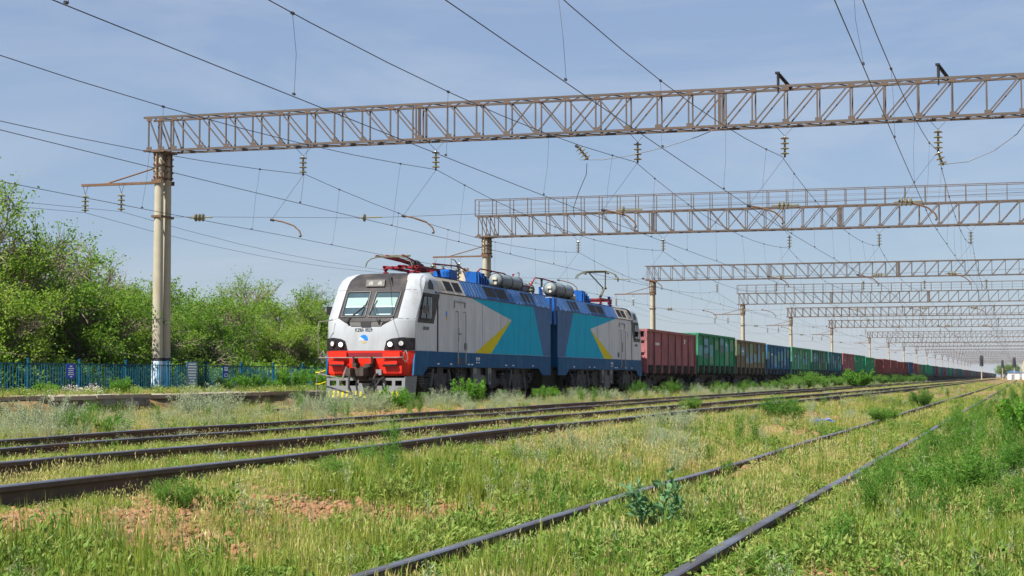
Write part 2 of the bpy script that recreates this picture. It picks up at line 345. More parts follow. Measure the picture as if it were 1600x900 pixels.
# ------------------------------------------------------------------ tracks
def smooth_path(pts, y0, y1):
    ys_ = np.concatenate([np.arange(y0, min(60, y1), .5), np.arange(max(60, y0), min(250, y1), 4), np.arange(250, y1 + 1, 25)])
    px = np.array([p[0] for p in pts]); pv = np.array([p[1] for p in pts])
    off = np.linspace(-9, 9, 19); sc_ = np.clip(ys_ / 60, .4, 2)[:, None]
    xx = np.interp(ys_[:, None] + off * sc_, px, pv).mean(1)
    return ys_, xx
PROF = [(-.075, 0), (.075, 0), (.075, .012), (.012, .035), (.009, .13), (.036, .142), (.0365, .172), (.028, .18), (-.028, .18), (-.0365, .172), (-.036, .142), (-.009, .13), (-.012, .035), (-.075, .012)]
PATH = {}
def track(label, pts, top, gauge, y0, y1, sl_range, dip=.012, seed=0):
    t = empty('railway_track', (float(np.interp(y0, [p[0] for p in pts], [p[1] for p in pts])), y0, top - .18)); tag(t, label, 'railway track')
    inv = Matrix.Translation((-t.location.x, -t.location.y, -t.location.z))
    ys_, xc = smooth_path(pts, y0, y1); PATH[label] = (ys_, xc, gauge)
    for s in (-1, 1):
        zz = top - .18 + dip * np.cos(ys_ * 2 * math.pi / 12.5 + s + seed) * np.clip(1.3 - ys_ / 80, 0, 1) + (vnoise(ys_ * .21, ys_ * 0 + s * 3 + seed, 1) - .5) * .012
        xr = xc + s * gauge / 2 + (vnoise(ys_ * .17, ys_ * 0 + s * 5 + seed, 1, 4) - .5) * .014
        n = len(PROF); V = np.zeros((len(ys_), n, 3))
        for j, (l, h) in enumerate(PROF): V[:, j, 0] = xr + l; V[:, j, 1] = ys_; V[:, j, 2] = zz + h
        m = MB(); m.v = [tuple(v) for v in V.reshape(-1, 3)]
        for i in range(len(ys_) - 1):
            for j in range(n):
                j2 = (j + 1) % n; m.f.append((i * n + j, i * n + j2, (i + 1) * n + j2, (i + 1) * n + j)); m.m.append(0 if j in (6, 7, 8) else 1)
        m.f.append(tuple(range(n))); m.m.append(1)
        o = m.obj('rail', [M['railtop'], M['railside']], t); o.matrix_parent_inverse = inv
        # fishplates at the joints
        for yj in np.arange(y0 + 4.1 + seed, min(y1, 75), 12.5):
            i = int(np.argmin(abs(ys_ - yj))); f = MB(); f.bb(-.024, .024, -.4, .4, .045, .125)
            for b_ in (-.3, -.1, .1, .3): f.cyl((-.05, b_, .085), (.05, b_, .085), .017, n=6)
            p = f.obj('fishplate', M['railside'], t); p.location = (xr[i], ys_[i], zz[i]); p.matrix_parent_inverse = inv
    me = None
    for i, ysl in enumerate(np.arange(sl_range[0], sl_range[1], .58)):
        if me is None:
            f = MB(); f.prism([(-.125, -.2), (.125, -.2), (.125, -.02), (.10, 0), (-.10, 0), (-.125, -.02)], -1.35, 1.35, 'X')
            me = f.mesh('sleeper', M['sleeper'])
        p = link('sleeper', me, t, (float(np.interp(ysl, ys_, xc)) + rnd.uniform(-.04, .04), ysl, top - .182 + rnd.uniform(-.01, .004)), (0, 0, rnd.uniform(-.02, .02)))
        p.matrix_parent_inverse = inv
    return t
PT_N = [(0, -2.48), (12, -2.46), (28, -2.37), (75, -2.22), (150, -1.9), (600, -1.2), (1200, -1.2)]
PT_B = [(0, -6.6), (10, -6.85), (15, -7.0), (22, -7.12), (35, -7.15), (75, -6.75), (130, -6.6), (1200, -6.6)]
PT_A = [(0, -11.45), (20, -11.85), (35, -12.15), (62, -12.45), (130, -13.0), (175, -13.2), (1200, -13.2)]
PT_T = [(0, -19.2), (1700, -19.2)]
PT_F = [(0, -24.2), (1700, -24.2)]
TOP = {'N': -.10, 'B': .22, 'A': .09, 'T': 0.0}
track('overgrown siding in the foreground with rusty rails running off to the right', PT_N, -.10, 1.535, 3, 620, (5, 42), .007, 0)
track('middle track on the raised bed, third rail line up from the foreground siding', PT_B, .22, 1.55, 3, 620, (6, 40), .01, 1)
track('track with shiny rail heads next to the weed strip beside the train', PT_A, .09, 1.62, 8, 620, (14, 45), .008, 2)
track('track carrying the train, mostly hidden behind weeds', PT_T, 0.0, 1.52, 36, 1650, (40, 60), .004, 3)

# ------------------------------------------------------------------ overhead gantries
GY = [54.4, 93.3, 140.0, 189.0, 231, 284, 359, 413, 470, 530, 591, 652] + [652 + 62 * i for i in range(1, 9)]
XL, XR, PX = -30.35, 3.3, -29.75
ZB, ZT, DEP = 9.10, 10.32, .74
def bar_mesh(name, L, wv, m):           # unit bar along +Z, shared by all alike pieces
    f = MB(); f.bb(-wv / 2, wv / 2, -wv / 2, wv / 2, 0, L); return f.mesh(name, m)
def bar_between(name, me, L0, p0, p1, parent):
    p0, p1 = Vector(p0), Vector(p1); d = p1 - p0
    o = link(name, me, parent, p0, d.to_track_quat('Z', 'Y').to_euler(), (1, 1, d.length / L0)); return o
def pole_mesh(painted):
    f = MB(); n = 18; mm = []
    prof = [(.20, 0, 0), (.20, 1.02, 0), (.199, 1.04, 1), (.199, 1.10, 1), (.1985, 1.11, 2), (.198, 1.22, 2), (.1975, 1.23, 3), (.193, 2, 3), (.182, 4, 3), (.171, 6, 3), (.158, 8.2, 3), (.152, 8.72, 3)]
    for dy in (-.29, .29):
        vs, fs, ms = [], [], []
        for r, h, _ in prof:
            for j in range(n): a = 2 * math.pi * j / n; vs.append((r * math.cos(a), dy + r * math.sin(a), h))
        b = len(f.v); f.v += vs
        for i in range(len(prof) - 1):
            for j in range(n):
                f.f.append((b + i * n + j, b + i * n + (j + 1) % n, b + (i + 1) * n + (j + 1) % n, b + (i + 1) * n + j)); f.m.append(prof[i][2] if painted else 3)
        f.f.append(tuple(b + k for k in range((len(prof) - 1) * n, len(prof) * n))); f.m.append(3)
        if dy < 0: h0 = f; f = MB()
        else: h1 = f
    mats = [M['polewhite'], M['polewhite'], M['poleblack'], M['concrete']]
    return [h0.mesh('pole', mats, smooth=True), h1.mesh('pole', mats, smooth=True)]
POLE1, POLE = pole_mesh(True), pole_mesh(False)
def collar_mesh():
    f = MB()
    for dy in (-.29, .29):
        for z in (.05, .5, .92): f.lathe([(.15, z), (.185, z), (.185, z + .05), (.15, z + .05)], (0, dy, 0), n=12)
        for a in (0, 90, 180, 270):
            c, s = math.cos(R(a)), math.sin(R(a)); f.box((c * .185, dy + s * .185, .5), (.05, .05, .98), Matrix.Rotation(R(a), 3, 'Z'))
        for a in (-60, -120, 10, 170):
            c, s = math.cos(R(a)), math.sin(R(a))
            for z in (.1, .3, .56, .8): f.cyl((c * .18, dy + s * .18, z), (c * .25, dy + s * .25, z), .026, n=6)
    f.bb(-.30, .30, -.52, .52, 1.0, 1.04)
    return f.mesh('pole_head', M['rustdk'])
COLLAR = collar_mesh()
def insul_mesh(n=4, r=.145, pitch=.165):
    f = MB(); pr = [(.02, 0)]; z = 0
    for i in range(n):
        z0 = -i * pitch; pr += [(.035, z0 - .02), (.05, z0 - .05), (r * .8, z0 - .065), (r, z0 - .085), (r * .92, z0 - .10), (.045, z0 - .105), (.03, z0 - .13)]
    pr.append((.02, -n * pitch)); f.lathe(pr, n=10); return f.mesh('disc_stack', M['porcelain'], smooth=False)
INS4, INS3 = insul_mesh(4), insul_mesh(3)
V_, D_, C_ = bar_mesh('vertical_strut', 1.0, .046, M['rust']), bar_mesh('diagonal_strut', 1.0, .042, M['rust']), bar_mesh('chord', 1.0, .075, M['rust'])
MIDX = -14.5
def lattice(parent, zs, w=.022):         # zig-zag lacing between front and back plane
    f = MB()
    for z in zs:
        x = XL; s = 0
        while x < XR - .5:
            p0 = (x, 0 if s else DEP, z); p1 = (x + .53, DEP if s else 0, z); f.cyl(p0, p1, w, n=4, caps=False); x += .53; s ^= 1
    return f
XV = [XL + .2, XL + .7, XL + 1.2] + [XL + 1.2 + 1.05 * i for i in range(1, 31)]
XV = [x for x in XV if x < XR - .1]
JOINTS = (-19.8, -9.25, 1.3)
ORD = ['nearest', 'second', 'third', 'fourth', 'fifth', 'sixth', 'seventh', 'eighth', 'ninth', 'tenth', 'eleventh', 'twelfth', 'thirteenth', 'fourteenth', 'fifteenth', 'sixteenth', 'seventeenth', 'eighteenth', 'nineteenth', 'twentieth'] + ['%dst' % i if i % 10 == 1 else '%dnd' % i if i % 10 == 2 else '%drd' % i if i % 10 == 3 else '%dth' % i for i in range(21, 140)]
far_truss = {}
for gi, gy in enumerate(GY):
    rail_on = gi % 2 == 1
    gt = empty('overhead_gantry', (PX, gy, .35))
    tag(gt, ('nearest rusty lattice gantry across the tracks, on a concrete pole with blue whitewashed foot' if gi == 0 else
             '%s lattice gantry from the camera spanning the tracks%s' % (ORD[gi], ', with a handrail on top' if rail_on else '')), 'gantry', 'lattice gantries over the tracks')
    inv = Matrix.Translation((-PX, -gy, -.35))
    def B(name, me, p0, p1):
        o = bar_between(name, me, 1.0, (p0[0], gy - DEP / 2 + p0[1], p0[2]), (p1[0], gy - DEP / 2 + p1[1], p1[2]), gt); o.matrix_parent_inverse = inv; return o
    for q in (0, 1):
        po = link('pole', (POLE1 if gi == 0 else POLE)[q], gt, (PX, gy, .35)); po.matrix_parent_inverse = inv
        po = link('pole', POLE[q], gt, (2.7, gy, .1), None, (1, 1, 1.03)); po.matrix_parent_inverse = inv
    ph = link('pole_head', COLLAR, gt, (PX, gy, 8.04)); ph.matrix_parent_inverse = inv
    ph = link('pole_head', COLLAR, gt, (2.7, gy, 8.04)); ph.matrix_parent_inverse = inv
    if gi < 4:
        for dy in (0, DEP):
            for z in (ZB, ZT): B('chord', C_, (XL, dy, z), (XR, dy, z))
            for i, x in enumerate(XV):
                B('vertical_strut', V_, (x, dy, ZB), (x, dy, ZT))
                if i + 1 < len(XV):
                    x2 = XV[i + 1]
                    if abs((x + x2) / 2 - MIDX) < 2.2 and dy == 0: B('diagonal_strut', D_, (x, dy, ZB), (x2, dy, ZT)); B('diagonal_strut', D_, (x, dy, ZT), (x2, dy, ZB))
                    elif x < MIDX: B('diagonal_strut', D_, (x, dy, ZT), (x2, dy, ZB))
                    else: B('diagonal_strut', D_, (x, dy, ZB), (x2, dy, ZT))
            if gi < 2 and dy == 0:
                for x in XV:
                    for z in (ZB + .07, ZT - .07):
                        if 'g' not in far_truss: fg = MB(); fg.bb(-.11, .11, -.006, .006, -.07, .07); far_truss['g'] = fg.mesh('gusset_plate', M['rust'])
                        go_ = link('gusset_plate', far_truss['g'], gt, (x + .04, gy - DEP / 2 - .03, z)); go_.matrix_parent_inverse = inv
            for j in JOINTS:
                for e in (-.12, 0, .12): B('joint_strut', V_, (j + e, dy, ZB), (j + e, dy, ZT))
        for zl in (ZB - .02, ZT - .02):
            if zl not in far_truss: far_truss[zl] = lattice(gt, (zl,)).mesh('lacing', M['rust'])
            lo = link('lacing', far_truss[zl], gt, (0, gy - DEP / 2, 0)); lo.matrix_parent_inverse = inv
    else:
        if 'b' not in far_truss:
            f = MB()
            for dy in (0, DEP):
                for z in (ZB, ZT): f.bb(XL, XR, dy - .05, dy + .05, z - .05, z + .05)
                for i, x in enumerate(XV):
                    f.bb(x - .035, x + .035, dy - .035, dy + .035, ZB, ZT)
                    if i + 1 < len(XV):
                        a, b = (ZT, ZB) if x < MIDX else (ZB, ZT); f.cyl((x, dy, a), (XV[i + 1], dy, b), .035, n=4, caps=False)
            far_truss['b'] = f.mesh('truss', M['rust'])
        o = link('truss', far_truss['b'], gt, (0, gy - DEP / 2, 0)); o.matrix_parent_inverse = inv
    if rail_on:
        f = MB()
        for dy in (0, DEP):
            f.bb(XL, XR, dy - .02, dy + .02, ZT + .93, ZT + .97)
            if gi < 4:
                for zz in (.33, .62): f.cyl((XL, dy, ZT + zz), (XR, dy, ZT + zz), .009, n=4)
        x = XL
        hr = f.obj('handrail', M['rust'], gt); hr.location = (0, gy - DEP / 2, 0); hr.matrix_parent_inverse = inv
        if gi < 4:
            while x < XR:
                for dy in (0, DEP): B('handrail_post', D_, (x, dy, ZT), (x, dy, ZT + .95))
                x += 1.07
        else:
            f = MB()
            while x < XR: f.bb(x - .025, x + .025, -.025, .025, ZT, ZT + .95); x += 1.07
            pr = f.obj('handrail_posts', M['rust'], gt); pr.location = (0, gy, 0); pr.matrix_parent_inverse = inv
    # side bracket with tie rod and two insulators (left of the pole)
    f = MB(); f.bb(-33.1, PX, -.05, .05, 7.93, 8.02); f.cyl((-32.1, 0, 8.0), (PX, 0, 8.6), .03, n=5); f.bb(PX - .2, PX + .2, -.5, -.46, 7.9, 8.05); f.bb(PX - .2, PX + .2, .46, .5, 7.9, 8.05)
    br = f.obj('side_bracket', M['rustdk'], gt); br.location = (0, gy, 0); br.matrix_parent_inverse = inv
    f = MB(); f.bb(PX - .2, PX + .2, -.49, -.455, 6.66, 6.74); f.bb(PX - .2, PX + .2, .455, .49, 6.66, 6.74); f.bb(PX + .175, PX + .205, -.455, .455, 6.66, 6.74); f.bb(PX - .205, PX - .175, -.455, .455, 6.66, 6.74)
    br = f.obj('pole_band', M['rustdk'], gt); br.location = (0, gy, 0); br.matrix_parent_inverse = inv
    if gi == 0:
        for xx in (-7.3, -2.25):      # lamp-like iron horns on the beam
            f = MB(); f.cyl((xx, 0, ZT), (xx, 0, ZT + .42), .05, n=6); f.cyl((xx + .35, DEP, ZT), (xx, 0, ZT + .42), .06, n=6); f.bb(xx - .09, xx + .05, -.06, .06, ZT + .40, ZT + .47); f.cyl((xx, 0, ZT - .02), (xx, 0, ZT - .22), .03, n=6)
            o = f.obj('iron_horn', M['black'], gt); o.location = (0, gy - DEP / 2, 0); o.matrix_parent_inverse = inv

# ------------------------------------------------------------------ catenary: insulators, messenger, contact wires, droppers
CATX = [(-24.2, 'over the empty track by the platform'), (-19.2, 'over the train'), (-12.05, 'over the shiny railed track'), (-7.15, 'over the middle track'), (-2.3, 'over the foreground siding')]
SUP = [8.0 - 46] + [8.0] + GY
ATT, ZC = 8.07, 5.82
for ci, (cx, where) in enumerate(CATX):
    # hanging insulator strings, each a thing
    for gi, gy in enumerate(GY[:8]):
        it = empty('insulator_string', (cx, gy, ZB)); tag(it, '%s insulator string hung from the %s gantry %s' % ('four-disc' , ORD[gi], where), 'insulator', 'hanging insulator strings')
        f = MB(); f.cyl((-.32, -.1, 0), (0, 0, -.36), .009, n=4); f.cyl((.32, .1, 0), (0, 0, -.36), .009, n=4); f.obj('hanger_rod', M['wire'], it)
        link('disc_stack', INS4, it, (0, 0, -.36))
        f = MB(); f.cyl((0, 0, -1.0), (0, 0, -1.06), .035, n=6); f.obj('clamp', M['wire'], it)
    ow = empty('overhead_wire', (cx, GY[0], ZC)); tag(ow, 'contact wire with its messenger and droppers ' + where, 'overhead wire', 'overhead wires')
    inv = Matrix.Translation((-cx, -GY[0], -ZC))
    zig = lambda y, s: cx + .25 * (1 if s % 2 else -1)
    mpts, cpts = [], []; f = MB(); far = MB()
    for si in range(len(SUP) - 1):
        a, b = SUP[si], SUP[si + 1]; sag = .85 * ((b - a) / 46) ** 1.3; sag = min(sag, 1.5); n = 12 if si < 6 else 5
        for i in range(n):
            t = i / n; y = a + (b - a) * t
            mpts.append((cx + .1 * math.sin(si + ci), y, ATT - 4 * sag * t * (1 - t)))
            cpts.append((zig(a, si) * (1 - t) + zig(b, si + 1) * t, y, ZC - .05 * 4 * t * (1 - t)))
        for t in ((.08, .24, .40, .58, .76, .92) if si < 6 else (.2, .5, .8)):
            y = a + (b - a) * t; xm = cx + .1 * math.sin(si + ci); xc_ = zig(a, si) * (1 - t) + zig(b, si + 1) * t
            if y < -6: continue
            d = MB(); zm = ATT - 4 * sag * t * (1 - t)
            mid = ((xm + xc_) / 2 + rnd.uniform(-.05, .05), y + rnd.uniform(-.08, .08), (zm + ZC) / 2)
            if si < 4:
                d.tube([(xm, y, zm), mid, (xc_, y + rnd.uniform(-.1, .1), ZC)], .0042, n=4); d.cyl((xm, y - .04, zm), (xm, y + .04, zm), .03, n=6); d.cyl((xc_, y - .03, ZC), (xc_, y + .03, ZC), .025, n=6)
                d.obj('dropper', M['wire'], ow).matrix_parent_inverse = inv
            else: far.cyl((xm, y, zm), (xc_, y, ZC), .006, n=3)
    f.tube(mpts, .010, n=5); f.obj('messenger_wire', M['wire'], ow).matrix_parent_inverse = inv
    f = MB(); f.tube(cpts, .0085, n=5); f.obj('contact_wire', M['wire'], ow).matrix_parent_inverse = inv
    o = far.obj('far_droppers', M['wire'], ow); o.matrix_parent_inverse = inv; o['kind'] = 'stuff'
    # registration arms
    for gi, gy in enumerate(GY[:8]):
        s = 1 if (gi + 2) % 2 else -1
        rt = empty('registration_arm', (cx, gy, 6.5)); tag(rt, 'curved rusty steady arm under the %s gantry %s' % (ORD[gi], where), 'steady arm', 'steady arms holding the contact wires')
        f = MB(); f.tube([(-1.2, 0, .0), (-.75, 0, -.10), (-.35, 0, -.24), (-.12, 0, -.44), (-.05, 0, -.62)], .028, n=6); f.obj('arm_tube', M['rustdk'], rt)
        f = MB(); f.cyl((-1.25, 0, 0), (-1.12, 0, -.03), .05, n=6); f.cyl((-.1, -.06, -.63), (-.1, .06, -.63), .03, n=6); f.obj('clamp', M['wire'], rt)
        f = MB(); f.cyl((0, 0, ATT - 6.52), (-1.2, 0, 0), .006, n=4); f.obj('stay_wire', M['wire'], rt)
for gi, gy in enumerate(GY[:8]):         # cross-span wire with small insulators
    cs = empty('cross_span_wire', (PX, gy, 6.7)); tag(cs, 'cross-span wire with small insulators below the %s gantry' % ORD[gi], 'cross wire', 'cross-span wires')
    f = MB(); f.tube([(.3, 0, 0), (1.3, 0, -.02), (8, 0, -.24), (15, 0, -.2), (24, 0, -.15), (32.2, 0, 0)], .009, n=4); f.obj('wire', M['wire'], cs)
    for dx in ((1.35, 7.9, 17.2, 22.4, 26.3) if gi < 4 else (1.35, 17.2)):
        k = 3 if dx < 2 or dx > 20 else 1
        f = MB(); f.cyl((dx - .25, 0, -.05 - (.18 if dx > 3 else 0)), (dx + .65, 0, -.05 - (.18 if dx > 3 else 0)), .025, n=6)
        for q in range(k):
            c = dx + q * .14; z = -.05 - (.18 if dx > 3 else 0); f.lathe([(.03, c - .05), (.14, c - .02), (.15, c), (.12, c + .03), (.03, c + .05)], (0, 0, z), 'X', 10)
        f.obj('insulator', M['porcelain'], cs)
# feeder lines on the side brackets
for gi, gy in enumerate(GY[:6]):
    for x, nm in ((-32.95, 'outer'), (-31.45, 'inner')):
        it = empty('insulator_string', (x, gy, 7.93)); tag(it, '%s insulator string under the side bracket of the %s gantry pole' % (nm, ORD[gi]), 'insulator', 'bracket insulator strings')
        f = MB(); f.cyl((-.1, 0, 0), (0, 0, -.3), .008, n=4); f.cyl((.1, 0, 0), (0, 0, -.3), .008, n=4); f.obj('hanger_rod', M['wire'], it)
        link('disc_stack', INS4, it, (0, 0, -.3))
for x, nm in ((-32.95, 'outer'), (-31.45, 'inner')):
    pts = []
    for si in range(len(SUP) - 6):
        a, b = SUP[si], SUP[si + 1]
        for i in range(8): t = i / 8; pts.append((x, a + (b - a) * t, 6.96 - 4 * .6 * t * (1 - t)))
    f = MB(); f.tube(pts, .008, n=4); o = f.obj('feeder_wire', M['wire']); tag(o, '%s feeder wire strung along the side brackets above the trees' % nm, 'wire', 'feeder wires')
# jumper cables
def cable(label, pts, r=.014):
    P = []
    for i in range(len(pts) - 1):
        a, b = Vector(pts[i]), Vector(pts[i + 1])
        for k in range(8): t = k / 8; P.append(a.lerp(b, t) - Vector((0, 0, 0)))
    P.append(Vector(pts[-1])); f = MB(); f.tube(P, r, n=5); tag(f.obj('jumper_cable', M['wire']), label, 'cable')
cable('slack jumper cable rising to the nearest gantry beam from the tilted insulator', [(-14.0, 54.2, 8.20), (-13.2, 54.2, 8.16), (-12.2, 54.2, 8.28), (-11, 54.2, 8.52), (-10, 54.2, 8.80), (-9.2, 54.2, 9.1)], .012)
cable('dark jumper cable hanging from the tilted insulator', [(-13.75, 54.2, 8.06), (-13.8, 54.3, 7.7), (-14.1, 54.4, 7.1), (-14.3, 54.5, 6.6), (-14.3, 54.6, 6.3)], .012)
cable('sagging jumper cable at the double insulator under the nearest gantry', [(-2.2, 54.4, 7.62), (-1.4, 54.4, 7.68), (-.6, 54.4, 8.0), (.1, 54.4, 8.5), (.5, 54.4, 9.05)], .012)
it = empty('insulator_string', (-14.05, 54.2, 8.62)); tag(it, 'tilted insulator string on the wire left of the shiny railed track', 'insulator')
link('disc_stack', INS4, it, (0, 0, 0), (R(10), R(-38), 0), (1.05, 1.05, .8)); f = MB(); f.cyl((-.1, 0, .06), (.06, 0, -.04), .05, n=6); f.obj('clamp', M['wire'], it)
it = empty('insulator_string', (-2.32, 54.4, 8.05)); tag(it, 'lower tilted insulator string of the double one at the frame edge', 'insulator')
link('disc_stack', INS3, it, (0, 0, 0), (0, R(-20), 0), (1, 1, 1))
# ------------------------------------------------------------------ two-section electric locomotive
LX, LY, LT, HW = -19.2, 47.95, 33.24, 1.45
loco = empty('electric_locomotive', (LX, LY, 0))
tag(loco, 'two-section electric locomotive, white cab, turquoise and yellow sides, red buffer beam', 'locomotive')
CABZ = np.array([.92, 1.3, 1.70, 2.2, 2.6, 2.72, 3.57, 3.75, 3.95, 4.08, 4.16, 4.20])
CABY = np.array([.10, .02, .0, .0, .035, .08, .72, .86, 1.06, 1.28, 1.55, 2.0])
CABW = np.array([1.43, 1.44, 1.45, 1.45, 1.45, 1.45, 1.45, 1.445, 1.41, 1.33, 1.2, 1.02])
def yf(z): return float(np.interp(z, CABZ, CABY))
def hw(z): return float(np.interp(z, CABZ, CABW))
def fr(t, z, off=0.0):
    """front skin at lateral t and height z (local loco coords), off = outward"""
    h = hw(z); u = max(-1, min(1, t / h)); y = yf(z) + .45 * abs(u) ** 4.5
    nx_ = .45 * 4.5 * abs(u) ** 3.5 * (1 if u > 0 else -1) / h; ny_ = -1.0; l = math.hypot(nx_, ny_)
    return (t + nx_ / l * off, y + ny_ / l * off, z)
class Sec:
    """section builder: mirrors y for the rear unit"""
    def __init__(s, mir): s.mir = mir
    def P(s, p): return (p[0], LT - p[1], p[2]) if s.mir else tuple(p)
    def obj(s, m, name, mats, parent, smooth=False):
        m.v = [s.P(p) for p in m.v]
        return m.obj(name, mats, parent, smooth)
def patch(m, poly, off, nu=10, nv=8, mi=0, thick=0):
    """convex polygon in (t,z) laid on the cab front"""
    zs = sorted(set([p[1] for p in poly])); lo, hi = zs[0], zs[-1]
    lev = sorted(set(list(np.linspace(lo, hi, nv)) + zs + [z for z in CABZ if lo < z < hi]))
    rows = []
    for z in lev:
        ts = []
        for i in range(len(poly)):
            (a, za), (b, zb) = poly[i], poly[(i + 1) % len(poly)]
            if abs(za - zb) < 1e-9:
                if abs(z - za) < 1e-9: ts += [a, b]
            elif min(za, zb) - 1e-9 <= z <= max(za, zb) + 1e-9: ts.append(a + (b - a) * (z - za) / (zb - za))
        if len(ts) >= 1: rows.append((min(ts), max(ts), z))
    vs = []; fs = []
    for a, b, z in rows:
        for i in range(nu + 1): vs.append(fr(a + (b - a) * i / nu, z, off))
    for r in range(len(rows) - 1):
        for i in range(nu): fs.append((r * (nu + 1) + i, r * (nu + 1) + i + 1, (r + 1) * (nu + 1) + i + 1, (r + 1) * (nu + 1) + i))
    m.add(vs, fs, mi); return m
def sidep(m, poly, off=.004, th=.004, sd=1, mi=0):   # flat plate on the body side; poly in (y,z)
    a, b = HW + off - th, HW + off
    m.prism(poly, sd * a, sd * b, 'X', mi); return m
def clad(y, s, off=0.0, sd=1):
    # cladding slope from (1.45,3.58) to (1.18,4.12)
    n = Vector((.54, .27)).normalized(); return (sd * (1.45 - .27 * s + n.x * off), y, 3.58 + .54 * s + n.y * off)
def cladp(m, y0, y1, s0, s1, off, th=.02, sd=1, mi=0):
    vs = [clad(y, s, o, sd) for o in (off - th, off) for (y, s) in ((y0, s0), (y1, s0), (y1, s1), (y0, s1))]
    m.add(vs, [(0, 1, 2, 3), (4, 5, 6, 7), (0, 1, 5, 4), (1, 2, 6, 5), (2, 3, 7, 6), (3, 0, 4, 7)], mi); return m

